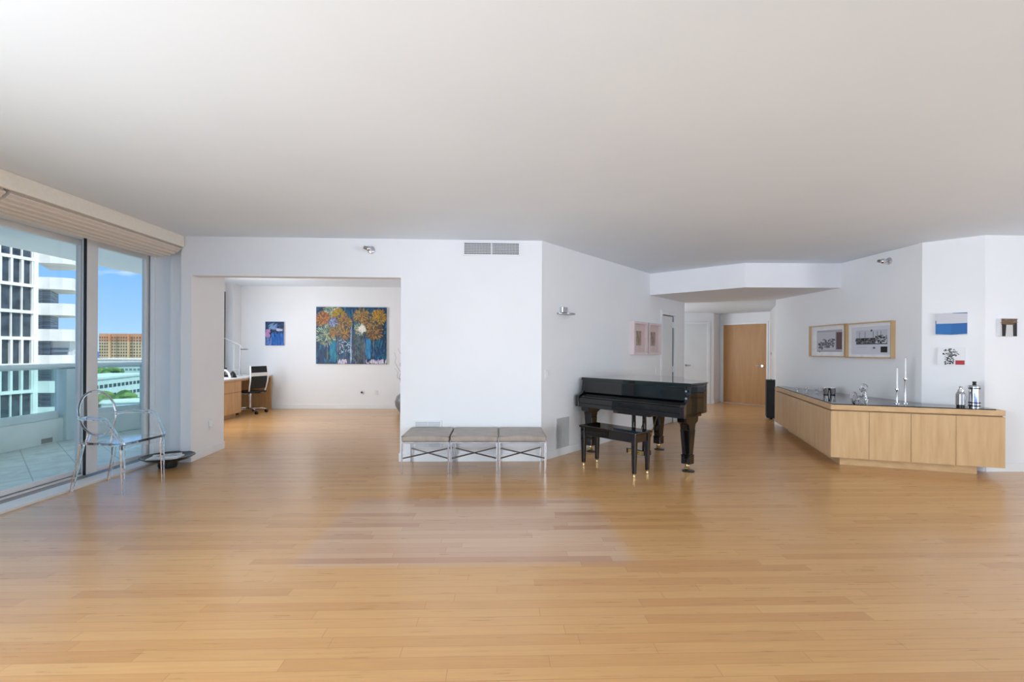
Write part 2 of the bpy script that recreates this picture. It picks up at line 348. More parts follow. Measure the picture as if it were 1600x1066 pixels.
# office shell
struct(MB().box(-6.0, -1.0, 10.85, 11.0, 0, 2.8).build('wall_office_back', WALL))
struct(MB().box(-1.1, -1.0, 5.86, 10.85, 0, 2.8).build('wall_office_right', WALL))
mw = MB(); mw.box(-6.2, -5.82, 10.5, 10.85, 0, 2.8); mw.box(-6.2, -5.98, 8.95, 10.5, 0, .76); mw.box(-6.2, -5.98, 8.95, 10.5, 2.62, 2.8)
struct(mw.build('wall_office_left', WALL))
o = struct(MB().box(-6.02, -5.98, 10.3, 10.5, .76, 2.62).box(-6.02, -5.98, 9.0, 9.08, .76, 2.62).box(-6.02, -5.98, 9.08, 10.3, 2.5, 2.62).build('window_3', DARKGAP))
MB().box(-6.015, -6.0, 10.36, 10.47, .9, 2.48).build('window_sash', TINT, o)
# rooms behind the walls
struct(MB().box(2.1, 2.2, 9.4, 12.2, 0, 2.8).build('wall_closet_left', WALL))
struct(MB().wall((1.9, 7.35), (1.9, 9.4), .1, 0, 2.8).wall((1.9, 9.4), (3.7, 9.4), .1, 0, 2.8).build('wall_bedroom', WALL))
# window wall at left and at the back
HX = -4.12
mw = MB(); mw.box(-4.5, -4.0, -3.6, 6.12, 2.5, 2.8)
struct(mw.build('wall_left', WALL))
struct(MB().box(-4.2, 7.65, -3.6, -3.45, 2.5, 2.8).box(6.2, 7.65, -3.6, -3.45, 0, 2.5).box(-4.2, -3.6, -3.6, -3.45, 0, 2.5).build('wall_back', WALL))
o = struct(MB().box(-3.6, 6.2, -3.56, -3.5, 2.44, 2.5).box(-3.6, 6.2, -3.56, -3.5, 0, .05).box(-3.6, -3.54, -3.56, -3.5, .05, 2.44).box(6.14, 6.2, -3.56, -3.5, .05, 2.44)
           .box(-.4, -.3, -3.56, -3.5, .05, 2.44).box(2.9, 3.0, -3.56, -3.5, .05, 2.44).build('window_4', ALU))
MB().box(-3.54, 6.14, -3.535, -3.525, .05, 2.44).build('window_pane', PANE, o)
# bottom track
o = struct(MB().box(-4.215, -4.02, -3.45, 5.80, -.05, .022).box(-4.40, -4.36, -3.45, 6.0, -.05, .022).box(-4.52, -4.45, -3.45, 6.0, -.05, .022).box(-4.45, -4.215, -3.45, 6.0, -.05, .004).build('trim_1', ALU, bevel=.004))
MB().box(-4.36, -4.215, -3.45, 6.0, .004, .008).box(-4.45, -4.40, -3.45, 6.0, .004, .008).build('track_channel', ALUG, o)
def sash(y0, y1, x, name, sl=.06, sr=.1):
    m = MB(); m.box(x-.025, x+.025, y0, y0+sl, .03, 2.5); m.box(x-.025, x+.025, y1-sr, y1, .03, 2.5)
    m.box(x-.025, x+.025, y0+sl, y1-sr, .03, .075); m.box(x-.025, x+.025, y0+sl, y1-sr, 2.44, 2.5)
    f = struct(m.build(name, ALU, bevel=.004))
    MB().box(x-.004, x+.004, y0+sl, y1-sr, .075, 2.44).build('window_pane', PANE, f)
    return f
f = sash(3.1, 5.18, -4.42, 'window_1', .07, .10)
f2 = sash(5.02, 5.93, -4.30, 'window_2', .135, .09)
MB().box(-4.30, -4.278, 5.006, 5.02, .03, 2.5).box(-4.28, -4.272, 5.932, 5.95, .03, 2.5).build('gasket', DARKGAP, f2)
f5 = sash(1.1, 3.16, -4.30, 'window_5'); f6 = sash(-.8, 1.15, -4.42, 'window_6'); f7 = sash(-3.4, -.75, -4.30, 'window_7')
# jamb boards between the sash and the pier
struct(MB().box(-4.36, -4.25, 5.97, 6.12, .0, 2.5).box(-4.25, -3.955, 5.90, 5.98, 0, 2.5).box(-4.25, -4.20, 5.87, 5.90, 0, 2.5).build('trim_2', TRIM, bevel=.003))
struct(MB().box(-4.262, -4.25, 5.94, 5.97, .0, 2.5).build('trim_6', ALUG))

# baseboards
BH = .1; bt = .014
struct(MB().box(-1.165, .55, 5.71-bt, 5.71, 0, BH).box(-1.165-bt, -1.165, 5.71-bt, 5.86, 0, BH).build('baseboard_front', TRIM, bevel=.003))
struct(MB().wall((-3.65+bt, 5.71), (-3.715+bt, 6.5), bt, 0, BH).box(-3.773, -3.65+bt, 5.71-bt, 5.71, 0, BH).build('baseboard_pier', TRIM, bevel=.003))
struct(MB().wall(al(0, bt)[:2], al(t0-.08, bt)[:2], bt, 0, BH).wall(al(t1+.22, bt)[:2], al(tE, bt)[:2], bt, 0, BH).build('baseboard_angled', TRIM, bevel=.003))
struct(MB().box(5.2-bt, 5.2, 8.3, 8.55+bt, 0, BH).box(5.2-bt, 5.36, 8.55, 8.55+bt, 0, BH).build('baseboard_right', TRIM, bevel=.003))
struct(MB().box(5.575, 7.5, 5.15-bt, 5.15, 0, BH).build('baseboard_alcove', TRIM, bevel=.003))
struct(MB().box(-5.82, -1.1, 10.85-bt, 10.85, 0, BH).build('baseboard_office', TRIM, bevel=.003))
struct(MB().box(5.6, 5.69, 12.05-bt, 12.05, 0, BH).wall((5.69, 12.03), (6.01, 12.42), bt, 0, BH).build('baseboard_foyer', TRIM, bevel=.003))

# doors ---------------------------------------------------------------
# entry door
e_ = struct(MB().wall(dl(.11, .0), dl(1.19, .0), .045, .005, 2.07).build('door_1', DOORO, bevel=.003))
hb = MB(); p = Vector((*dl(1.10, .045), 1.0)); q = Vector((*dl(1.10, -.005), 1.0))
hb.tube([q, p], .028, 14); hb.tube([p, Vector((*dl(.95, .05), 1.0))], .011, 10)
hb.build('door_handle', CHROME, e_, smooth=True)
struct(MB().wall(dl(.035, .02), dl(.11, .02), .06, 0, 2.14).wall(dl(1.19, .02), dl(1.23, .02), .06, 0, 2.14).wall(dl(.11, .02), dl(1.19, .02), .06, 2.07, 2.14).build('trim_3', TRIM, bevel=.003))
# closet door
c_ = struct(MB().box(4.62, 5.50, 12.035, 12.06, .005, 2.07).build('door_2', DOORW, bevel=.003))
MB().tube([(4.93, 12.03, 1.0), (4.93, 11.985, 1.0)], .022, 12).tube([(4.93, 11.985, 1.0), (5.04, 11.98, 1.0)], .01, 8).build('door_handle', STEEL, c_, smooth=True)
struct(MB().box(4.55, 4.62, 12.02, 12.05, 0, 2.13).box(5.50, 5.57, 12.02, 12.05, 0, 2.13).box(4.62, 5.50, 12.02, 12.05, 2.07, 2.13).build('trim_4', TRIM, bevel=.003))
# door standing ajar in the angled wall
d0 = al(t1-.05, -.09); ang = math.atan2(dA.y, dA.x)
d_ = struct(MB().wall(al(t0+.02, -.012)[:2], al(t1-.045, -.012)[:2], .035, .005, 2.015).build('door_3', DOORW, bevel=.002))
hg = MB()
for z in (.28, 1.02, 1.86):
    a = al(t1-.05, -.006); b = al(t1+.005, -.006); hg.wall(a[:2], b[:2], .006, z-.055, z+.055)
hg.build('hinge', TRIM, d_)
MB().wall(al(t1-.05, -.016)[:2], al(t1, -.016)[:2], .01, .005, 2.02).build('gap_shade_strip', DARKGAP, d_)  # dark strip added in the hinge gap, its shade put in as colour
struct(MB().wall(al(t0-.07, .018)[:2], al(t0+.0, .018)[:2], .018, 0, 2.1).wall(al(t0, .0)[:2], al(t0+.015, 0)[:2], .14, 0, 2.03)
       .wall(al(t1, .018)[:2], al(t1+.2, .018)[:2], .018, 0, 2.06).wall(al(t0+.0, .018)[:2], al(t1+.0, .018)[:2], .018, 2.03, 2.1)
       .build('trim_7', TRIM, bevel=.003))

# ================================================================ BALCONY
struct(MB().prism([(-4.5, -3.6), (-4.5, 6.1), (-4.5, 7.0), (-6.35, 8.95), (-7.0, 8.95), (-7.0, -3.6)], -.3, -.05).build('balcony_floor', TILE))
struct(MB().prism([(-4.5, -3.6), (-4.5, 6.12), (-4.5, 7.0), (-6.35, 8.95), (-7.0, 8.95), (-7.0, -3.6)], 2.83, 2.95).box(-7.0, -6.74, -3.6, 8.95, 2.805, 2.83).build('ceiling_balcony', TRIM))
b_ = MB(); b_.box(-6.78, -6.55, -3.6, 7.3, -.05, .30); b_.prism([(-6.55, 7.3), (-6.78, 7.3), (-6.78, 8.6), (-6.12, 8.6), (-6.3, 8.2), (-6.55, 7.6)], -.05, .30)
struct(b_.build('balcony_kerb', CONC, bevel=.01))
struct(MB().box(-6.555, -6.548, 6.95, 7.12, -.03, .04).build('kerb_drain', ALUG))
rl = thing('balcony_railing', 'grey balcony railing with fat tubular handrail and clear glass infill on low kerb', 'railing', (-6.62, 3.0, .30))
MB().tube([(-6.62, -3.6, 1.08), (-6.62, 7.4, 1.08), (-6.35, 8.2, 1.08), (-6.22, 8.55, 1.08)], .055, 14, flat=.75).build('handrail', RAILM, rl, True, world=True)
MB().box(-6.66, -6.58, -3.6, 7.25, .30, .41).build('bottom_rail', RAILM, rl, bevel=.01, world=True)
MB().prism([(-6.66, 7.56), (-6.58, 7.56), (-6.2, 8.45), (-6.28, 8.48)], .30, .38).build('bottom_rail', RAILM, rl, world=True)
MB().box(-6.624, -6.616, -3.6, 7.25, .41, 1.05).build('glass_panel', RAILG, rl, world=True)
MB().prism([(-6.624, 7.56), (-6.616, 7.56), (-6.24, 8.45), (-6.248, 8.45)], .38, 1.05).build('glass_panel', RAILG, rl, world=True)
MB().box(-6.68, -6.50, 7.29, 7.50, -.05, 1.04).build('post', RAILM, rl, bevel=.01, world=True)
MB().tube([(-6.21, 8.42, -.05), (-6.21, 8.42, 1.05)], .045, 12).build('post', RAILM, rl, True, world=True)

# ================================================================ EXTERIOR
WHITEB = varied(mat('white_stucco', (235, 234, 230), .8), (226, 225, 220), (240, 239, 236), nscale=.6)
WINB = varied(mat('dark_window_glass', (52, 62, 72), .15, 0, .6), (36, 44, 52), (82, 94, 106), nscale=1.2, p0=.3, p1=.75)
LOUV = varied(mat('louvre_grey', (120, 135, 150), .6), (90, 105, 120), (175, 185, 195), (.2, .2, 11), 1.2)
TANB = varied(mat('tan_concrete', (206, 186, 150), .8), (196, 176, 140), (214, 194, 158), nscale=.05)
TANR = varied(mat('terracotta_concrete', (200, 146, 110), .8), (190, 136, 100), (210, 156, 120), nscale=.05)
TANW = varied(mat('tan_window', (98, 90, 78), .5), (85, 78, 66), (110, 102, 90), nscale=.1)
MBLUE = varied(mat('pale_window', (120, 135, 145), .4), (100, 115, 125), (150, 165, 175), nscale=.1)
LEAF = varied(mat('foliage', (98, 128, 62), .9), (58, 84, 36), (136, 162, 84), nscale=.35, bump=.6)
LAND = varied(mat('city_ground', (150, 155, 130), .9), (88, 108, 68), (206, 202, 192), nscale=.025, detail=9, p0=.42, p1=.58)
SEA = varied(mat('sea_water', (30, 100, 190), .6, spec=.2), (24, 92, 182), (38, 112, 198), nscale=.004)
struct(MB().box(-2000, 900, -200, 2600, -48, -47).build('ground_city', LAND))
struct(MB().box(-9000, 3000, -1500, 12000, -49.5, -48.5).build('ground_sea', SEA))
struct(MB().box(-1950, -1150, 1330, 2500, -47, -46.9).build('ground_bay', SEA))
struct(MB().box(-80, -50, 66, 98, -47, -12.5).box(-80, -50, 66, 66.4, -12.5, -11.6).build('ground_terrace', CONC))
# white tower close by
tw = thing('apartment_tower', 'tall white tower with dark gridded windows and curved balconies beside the balcony', 'building', (-55, 48, -47), 0)
TD = Vector((.16, .987)).normalized(); TP = Vector((-52.42, 55.2))
def tp(t, off): return (TP.x-TD.x*t+TD.y*off, TP.y-TD.y*t-TD.x*off)     # t back towards the camera along the face, off outwards
MB().wall(tp(26, -.35), tp(-0, -.35), 12, -47, 20).build('tower_body', WHITEB, tw, world=True)
MB().prism([tp(.5, 0), tp(0, 0), tp(0, -1), tp(.5, -1)], -47, 20).build('corner_pier', WHITEB, tw, world=True)
pitch = 2.98
for r in range(9):
    zt = 14.2-r*pitch
    kind = (r % 3 == 1) or r == 5
    MB().prism([tp(26, .04), tp(.45, .04), tp(.45, -.4), tp(26, -.4)], zt, zt+.34).build('spandrel', WHITEB, tw, world=True)
    for k in range(8):
        a = .5+k*1.0; ins = .17 if kind else .06
        MB().prism([tp(a+ins, -.3), tp(a+1.0-ins*.6, -.3), tp(a+1.0-ins*.6, -.4), tp(a+ins, -.4)], zt-2.6, zt).build('tower_window', WINB, tw, world=True)
        if kind: MB().prism([tp(a-.06, .0), tp(a+.16, .0), tp(a+.16, -.36), tp(a-.06, -.36)], zt-2.64, zt).build('mullion', WHITEB, tw, world=True)
        else: MB().prism([tp(a-.05, -.12), tp(a+.06, -.12), tp(a+.06, -.36), tp(a-.05, -.36)], zt-2.64, zt).build('mullion', WHITEB, tw, world=True)
MB().prism([(-53.0, 56.3), (-52.1, 56.3), (-55.0, 60.5), (-58, 60)], -47, 8.3).build('louvre_wing', LOUV, tw, world=True)
for i in range(8):
    zb = 11.15-i*pitch
    pl = [(-52.6, 55.15), (-51.2, 55.25), (-50.1, 55.6), (-49.45, 56.05), (-49.5, 56.5), (-52.6, 60.5), (-56, 60.5)]
    MB().prism(pl, zb, zb+.3).build('balcony_slab', WHITEB, tw, world=True)
    pr = MB()
    for k in range(6):
        a, b = Vector(pl[k]), Vector(pl[(k+1) % 7])
        if k < 5: pr.wall(tuple(a), tuple(b), .2, zb+.3, zb+1.35)
    pr.build('balcony_parapet', WHITEB, tw, world=True)
MB().prism([(-52.6, 56.6), (-50.4, 56.9), (-53.8, 61.6), (-58, 61.6)], -47, 2.2).build('lower_wing', WHITEB, tw, world=True)
for z in (1.2, .7, .2):
    MB().prism([(-52.5, 56.5), (-50.55, 56.78), (-50.55, 56.9), (-52.5, 56.7)], z, z+.22).build('wing_louvre', LOUV, tw, world=True)

def block(name, label, x0, x1, y0, y1, z0, z1, m, wm, nx, nz, ww, wh, rz=0, top=None, side=True):
    t = thing(name, label, 'building', ((x0+x1)/2, (y0+y1)/2, z0), rz)
    hx, hy, h = (x1-x0)/2, (y1-y0)/2, z1-z0
    MB().box(-hx, hx, -hy, hy, 0, h).build('building_body', m, t)
    if top: MB().box(-hx-.4, hx+.4, -hy-.4, hy+.4, h, h+top).build('roof', m, t)
    for j in range(nz):                                     # one row of windows is one strip part
        s = MB(); zc = h-(j+.75)*(h/nz if h/nz < 5 else 3.1)
        for i in range(nx):
            xc = -hx+(i+.5)*2*hx/nx; s.box(xc-ww/2, xc+ww/2, -hy-.12, -hy+.02, zc-wh/2, zc+wh/2)
        s.build('window_row', wm, t)
    return t
# tan tower far away
t = thing('tan_tower', 'distant tan high-rise with terracotta crown seen through the sliding door', 'building', (-363, 472, -47))
for k, (a, b, d) in enumerate([(-20, -11, 0), (-10, -3, 2), (-2.4, 7, 0), (7.6, 11.5, 2), (12, 20, 0), (20.5, 34, 1)]):
    MB().box(a, b, -9+d, 9, 0, 55.5).build('building_body', TANB, t)
    MB().box(a, b, -9.1+d, 9, 55.5, 63).build('crown', TANR, t)
    for j in range(18):
        s = MB(); n = max(2, int((b-a)/2.2))
        for i in range(n):
            xc = a+(i+.5)*(b-a)/n; s.box(xc-.55, xc+.55, -9.25+d, -9+d, 60-j*2.9-1.6, 60-j*2.9)
        s.build('window_row', TANW, t)
block('midrise_building', 'white balconied mid-rise in front of the tan high-rise', -254, -214, 302, 318, -47, -5.6, WHITEB, MBLUE, 16, 12, 1.6, 1.3, top=.8)
block('lowrise_building', 'long low white block with rows of small dark windows behind the balcony glass', -160.9, -113.7, 156.4, 170.4, -47, -8.6, WHITEB, WINB, 18, 12, 1.7, 1.1, rz=1.806, top=.6)
block('flat_roofed_building', 'broad flat white building below the tower with striped windows', -169.8, -139.8, 149.4, 163.4, -47, -9.6, WHITEB, LOUV, 4, 9, 6, 1.1, rz=1.806, top=.4)
block('pool_building', 'small white pavilion with blue band beside green trees below', -89, -79, 106, 113, -47, -10.6, WHITEB, MBLUE, 1, 9, 9, 1.1, rz=.6, top=.3)
def tree(label, x, y, z, r, n, seed, sq=(1, 1, .6)):
    random.seed(seed); m = MB()
    for i in range(n):
        a = random.random()*2*PI; d = r*random.random()**.5
        m.ball((d*math.cos(a)*sq[0]*1.6, d*math.sin(a), random.uniform(-.3, .35)*r+11), r*random.uniform(.32, .5), 9, 6, (1, 1, .8))
    for i, p in enumerate(m.v):
        h = random.uniform(.93, 1.07); m.v[i] = (p[0]*h, p[1]*h, p[2])
    t = thing('tree', label, 'tree', (x, y, z-11), 0, 'trees below the balcony')
    m.build('crown', LEAF, t); MB().lathe([(.5, -25), (.35, 10)], 0, 0, 8).build('trunk', mat('bark_%d' % seed, (96, 82, 66), .9), t)
tree('round green treetop left of the balconied mid-rise', -208, 250, -12.5, 7, 16, 1)
tree('dense bright green treetop beside the white pavilion', -99, 125, -12.2, 4.4, 18, 2)
tree('dark green treetop above the flat white building', -238, 256, -11.5, 9, 16, 3)
tree('olive treetop behind the flat white building', -250, 292, -13.5, 7, 14, 4)

# ================================================================ WINDOW VALANCE AND SHADES
v_ = MB().box(-3.765, -3.727, -3.3, 5.70, 2.567, 2.70).box(-4.0, -3.765, -3.3, 5.70, 2.62, 2.70)
tag(v_.build('window_valance', VALM, bevel=.006), 'cream fabric valance running along the ceiling above the sliding doors', 'valance')
def shade(name, y0, y1, label):
    t = thing(name, label, 'window shade', (-3.9, (y0+y1)/2, 2.45), 0, 'folded fabric shades under the valance')
    n = 8; m = MB(); prof = []
    pts = [(-3.785, 2.612), (-3.778, 2.566), (-3.757, 2.548), (-3.762, 2.535), (-3.785, 2.520), (-3.79, 2.507), (-3.825, 2.495), (-3.835, 2.482), (-3.88, 2.474), (-3.893, 2.462), (-3.94, 2.458), (-3.955, 2.448), (-4.02, 2.446), (-4.04, 2.436), (-4.055, 2.438), (-4.055, 2.495), (-3.995, 2.495), (-3.995, 2.61)]
    nn = len(pts); vs_ = [(p[0], y0, p[1]) for p in pts]+[(p[0], y1, p[1]) for p in pts]
    m.add(vs_, [tuple(range(nn)), tuple(range(2*nn-1, nn-1, -1))]+[(i, i+nn, (i+1) % nn+nn, (i+1) % nn) for i in range(nn)])
    m.build('folded_fabric', SHADE, t, world=True)
    k = MB()
    for i in range(1, 13, 2):
        a = pts[i]; k.tube([(a[0]+.002, y0+.01, a[1]+.002), (a[0]+.002, y1-.01, a[1]+.002)], .005, 6)
    k.build('fold_piping', SHADE, t, world=True)
shade('roman_shade', 3.73, 5.69, 'beige shade folded up under the valance over the near sliding door pair')
shade('roman_shade', 1.4, 3.70, 'beige folded shade at left picture edge with its fold ends showing')

# ================================================================ WALL FITTINGS
def grille(name, label, w, h, nx, nz, m, place, mid=True, blk=None, fr=.02):
    t = thing(name, label, 'vent', place[0], place[1])
    MB().box(-w/2, w/2, -.004, 0, -h/2, h/2).build('backing', blk or BLACKM, t)
    f = MB().box(-w/2-fr, w/2+fr, -.012, 0, h/2, h/2+fr).box(-w/2-fr, w/2+fr, -.012, 0, -h/2-fr, -h/2).box(-w/2-fr, -w/2, -.012, 0, -h/2, h/2).box(w/2, w/2+fr, -.012, 0, -h/2, h/2)
    if mid: f.box(-.008, .008, -.012, 0, -h/2, h/2)
    f.build('frame', TRIM if m is not GREYPL else m, t)
    s = MB()
    for i in range(1, nx): x = -w/2+w*i/nx; s.box(x-.0025, x+.0025, -.009, -.004, -h/2, h/2)
    for j in range(1, nz): z = -h/2+h*j/nz; s.box(-w/2, w/2, -.011, -.004, z-.0025, z+.0025)
    s.build('slat', m, t)
grille('air_vent', 'white ceiling-level air grille with dark openings high on the front wall', .66, .135, 36, 7, TRIM, ((-.068, 5.71, 2.594), 0))
grille('air_vent', 'low white return vent behind the left taupe stool', .30, .30, 2, 18, TRIM, ((-.83, 5.71, .33), 0), False, GREYPL)
grille('air_vent', 'low grey vent on the angled wall left of the piano bench', .27, .37, 2, 22, GREYPL, (tuple(al(tt(.857), 0, .29)), math.atan2(dA.y, dA.x)), False, GREYPL, .012)
def plate(name, label, cat, loc, rz, w=.075, h=.115, kind='switch'):
    t = thing(name, label, cat, loc, rz)
    MB().box(-w/2, w/2, -.006, 0, -h/2, h/2).build('cover_plate', WHITEPL, t, bevel=.002)
    if kind == 'switch': MB().box(-.016, .016, -.011, -.006, -.03, .03).build('rocker', WHITEPL, t, bevel=.002)
    elif kind == 'outlet':
        MB().box(-.017, .017, -.009, -.006, .008, .04).box(-.017, .017, -.009, -.006, -.04, -.008).build('socket', WHITEPL, t, bevel=.002)
        MB().box(-.008, -.006, -.0095, -.009, .018, .03).box(.006, .008, -.0095, -.009, .018, .03).box(-.008, -.006, -.0095, -.009, -.03, -.018).box(.006, .008, -.0095, -.009, -.03, -.018).build('slots', BLACKM, t)
    return t
aw = math.atan2(dA.y, dA.x)
plate('light_switch', 'white double wall switch on the angled wall near the front corner', 'switch', tuple(al(tt(.63), 0, 1.06)), aw, .1)
plate('light_switch', 'white wall switch above the piano beside the ajar door', 'switch', tuple(al(tt(2.84), 0, 1.02)), aw)
plate('wall_outlet', 'white office outlet with a dark plug below the large flower painting', 'outlet', (-3.08, 10.85, .38), 0, kind='outlet')
MB().box(-3.105, -3.075, 10.80, 10.84, .365, .395).build('outlet_plug', BLACKP)
tag(bpy.data.objects['outlet_plug'], 'small dark plug in the left office outlet', 'plug')
plate('wall_outlet', 'plain white office outlet nearest the vase of twigs', 'outlet', (-2.76, 10.85, .37), 0, kind='outlet')
# outlet with adapter on the deep jamb
rzj = math.atan2(6.5-5.71, -3.715+3.65)
oo = plate('wall_outlet', 'white outlet on the grey jamb of the office opening holding adapters', 'outlet', (-3.702, 6.22, .39), rzj, .12, .115, 'outlet')
ad = thing('plug_adapter', 'white plug adapter in the outlet on the grey jamb', 'plug', (-3.694, 6.13, .39), rzj)
MB().box(-.03, .01, -.055, -.012, -.03, .045).build('adapter_body', WHITEPL, ad, bevel=.005); MB().tube([(-.01, -.03, -.03), (-.01, -.035, -.07), (0, -.02, -.1)], .006).build('adapter_cord', WHITEPL, ad, True)
def sprinkler(label, loc, rz):
    t = thing('ceiling_spotlight', label, 'spotlight', loc, rz)
    MB().lathe([(.0, 0), (.048, 0), (.045, -.012), (.03, -.02), (0, -.02)], ax='y').build('mounting_plate', CHROME, t, True)
    MB().tube([(0, -.015, 0), (0, -.06, -.01)], .012).ball((-.012, -.075, .0), .034).build('lamp_head', CHROME, t, True)
    MB().tube([(-.03, -.09, .004), (-.062, -.105, .012)], [.022, .018], 12).build('lamp_nozzle', STEEL, t, True)
sprinkler('round chrome fitting high on the front wall left of the air grille', (-1.524, 5.71, 2.561), 0)
sprinkler('chrome fitting pointing left high on the right wall above the framed prints', (5.2, 6.03, 2.568), -PI/2)
# wall sconce
sc = thing('wall_sconce', 'small chrome half-disc wall light high on the angled wall', 'wall light', tuple(al(tt(.83), 0, 1.86)), aw)
MB().box(-.035, .085, -.05, 0, -.015, .06).build('housing', CHROME, sc, bevel=.008)
hd = [(.13*math.cos(PI*i/14)*1.2+.06, -.15*math.sin(PI*i/14)) for i in range(15)]
MB().prism(hd, -.035, -.02).build('lamp_shelf', STEEL, sc, bevel=.003)
# intercom panel parts in the foyer
fr0 = Vector((6.84, 11.48)); fr1 = Vector((5.34, 8.55)); dF = (fr1-fr0).normalized(); rzF = math.atan2(dF.y, dF.x)
def fp(t, z): return (fr0.x+dF.x*t, fr0.y+dF.y*t, z)
# (wall normal towards the foyer is the local -y side)
t = thing('intercom', 'white foyer intercom with dark speaker dot right of the oak door', 'intercom', fp(.75, 1.28), rzF)
MB().box(-.06, .06, -.02, 0, -.1, .1).build('intercom_body', WHITEPL, t, bevel=.004); MB().lathe([(0, -.02), (.03, -.02), (.03, -.026), (0, -.026)], 0, 0, 14, 'y', .04).build('speaker_dot', BLACKP, t)

# ================================================================ ART
def framed(name, label, cat, w, h, d, loc, rz, fm, fw_, matm=None, group=None):
    t = thing(name, label, cat, loc, rz, group)
    f = MB().box(-w/2, w/2, -d, 0, h/2-fw_, h/2).box(-w/2, w/2, -d, 0, -h/2, -h/2+fw_).box(-w/2, -w/2+fw_, -d, 0, -h/2+fw_, h/2-fw_).box(w/2-fw_, w/2, -d, 0, -h/2+fw_, h/2-fw_)
    f.build('frame', fm, t)
    MB().box(-w/2+fw_, w/2-fw_, -d*.35, -.002, -h/2+fw_, h/2-fw_).build('mount', matm or PAPER, t)
    return t
rwz = -PI/2
# oak framed prints on the right wall : local x runs towards the camera
p1 = framed('framed_picture', 'left of the two oak-framed prints, grey scene with brown strip', 'picture', .79, .50, .06, (5.2, 7.14, 1.53), rwz, OAKF, .016)
random.seed(5)
im = MB(); yf = -.0225
def R2(m, x0, x1, z0, z1, c, y=yf): m.quad([(x0, y, z0), (x1, y, z0), (x1, y, z1), (x0, y, z1)], c)
R2(im, -.25, .30, -.17, .17, (176, 176, 184))
R2(im, -.24, .16, -.14, .14, (200, 200, 206), yf-.0005)
for i in range(160):
    x = random.uniform(-.2, .14); z = -.07+.10*(x+.2)+random.gauss(0, .035); s = random.uniform(.005, .022); g = random.randint(60, 150)
    R2(im, x-s, x+s, z-s*.5, z+s*.5, (g, g, g+6), yf-.001-i*1e-6)
R2(im, .18, .30, -.13, .13, (104, 84, 84), yf-.001)
im.build('print_image', PRINT, p1)
p2 = framed('framed_picture', 'right of the two oak-framed prints, harbour view above small text', 'picture', .80, .50, .06, (5.2, 6.325, 1.525), rwz, OAKF, .016)
im = MB(); R2(im, -.33, .34, -.20, .19, (214, 216, 224)); R2(im, -.24, .30, -.02, .14, (196, 198, 206), yf-.0005)
R2(im, -.24, .10, -.05, .03, (52, 54, 62), yf-.001); R2(im, -.24, .30, -.06, -.045, (92, 94, 100), yf-.0012)
for i in range(170):
    x = random.uniform(-.24, .3); z = random.uniform(-.04, .02 if x < .1 else .07); s = random.uniform(.004, .018); g = random.randint(20, 150)
    R2(im, x-s, min(x+s, .3), z-s*.6, z+s*.6, (g, g, g+4), yf-.0014-i*1e-6)
for x in (-.18, -.08, .06, .13, .19): R2(im, x, x+.008, .03, .12, (90, 92, 98), yf-.0015)
R2(im, .02, .05, .12, .145, (70, 70, 76), yf-.0015); R2(im, .19, .30, -.17, -.09, (34, 34, 34), yf-.0015)
for j in range(5): R2(im, .02+.03*j, .022+.03*j, -.16, -.09, (150, 150, 155), yf-.0015)
R2(im, .06, .10, -.12, -.095, (110, 110, 114), yf-.0016)
for j in range(9): R2(im, -.22+.02*j, -.205+.02*j, -.10, -.095, (170, 170, 175), yf-.0016)
im.build('print_image', PRINT, p2)
# pair of pink boxed frames on the angled wall
for i, (tc_, lb) in enumerate([(tt(2.325), 'left blush pink box-framed print on the angled wall'), (tt(2.70), 'right blush pink box-framed print nearest the ajar door')]):
    p = framed('framed_picture', lb, 'picture', .515, .54, .07, tuple(al(tc_, 0, 1.57)), aw, PINK, .035, PINKD)
    MB().box(-.09, .09, -.028, -.024, -.12, .12).build('print_image', CLAY, p)
# blue and white painting on the corner pier
pz = math.atan2(5.15-5.55, 5.566-5.2); pd = Vector((5.566-5.2, 5.15-5.55)).normalized()
def pp(s, z): return (5.2+pd.x*s, 5.55+pd.y*s, z)
p = thing('canvas_painting', 'small canvas half pale grey and half bright blue on the corner pier', 'painting', pp(.262, 1.695), pz)
MB().box(-.137, .137, -.025, 0, -.13, .13).build('canvas', PAPER, p)
im = MB(); y = -.0255
def Q(m, pts, c, y=-.0255): m.quad([(a, y, b) for a, b in pts], c)
Q(im, [(-.137, -.13), (.137, -.13), (.137, .13), (-.137, .13)], (206, 205, 212)); Q(im, [(-.137, -.118), (0, -.128), (.0, .005), (-.137, .005)], (22, 106, 176), -.026)
Q(im, [(0, -.128), (.137, -.118), (.137, .008), (0, .004)], (20, 98, 168), -.026); Q(im, [(0, .125), (.137, .118), (.137, .13), (.02, .13)], (50, 110, 150), -.026)
Q(im, [(-.137, .005), (-.13, .005), (-.13, .04), (-.137, .045)], (40, 60, 80), -.026); im.build('painted_surface', PAINT, p)
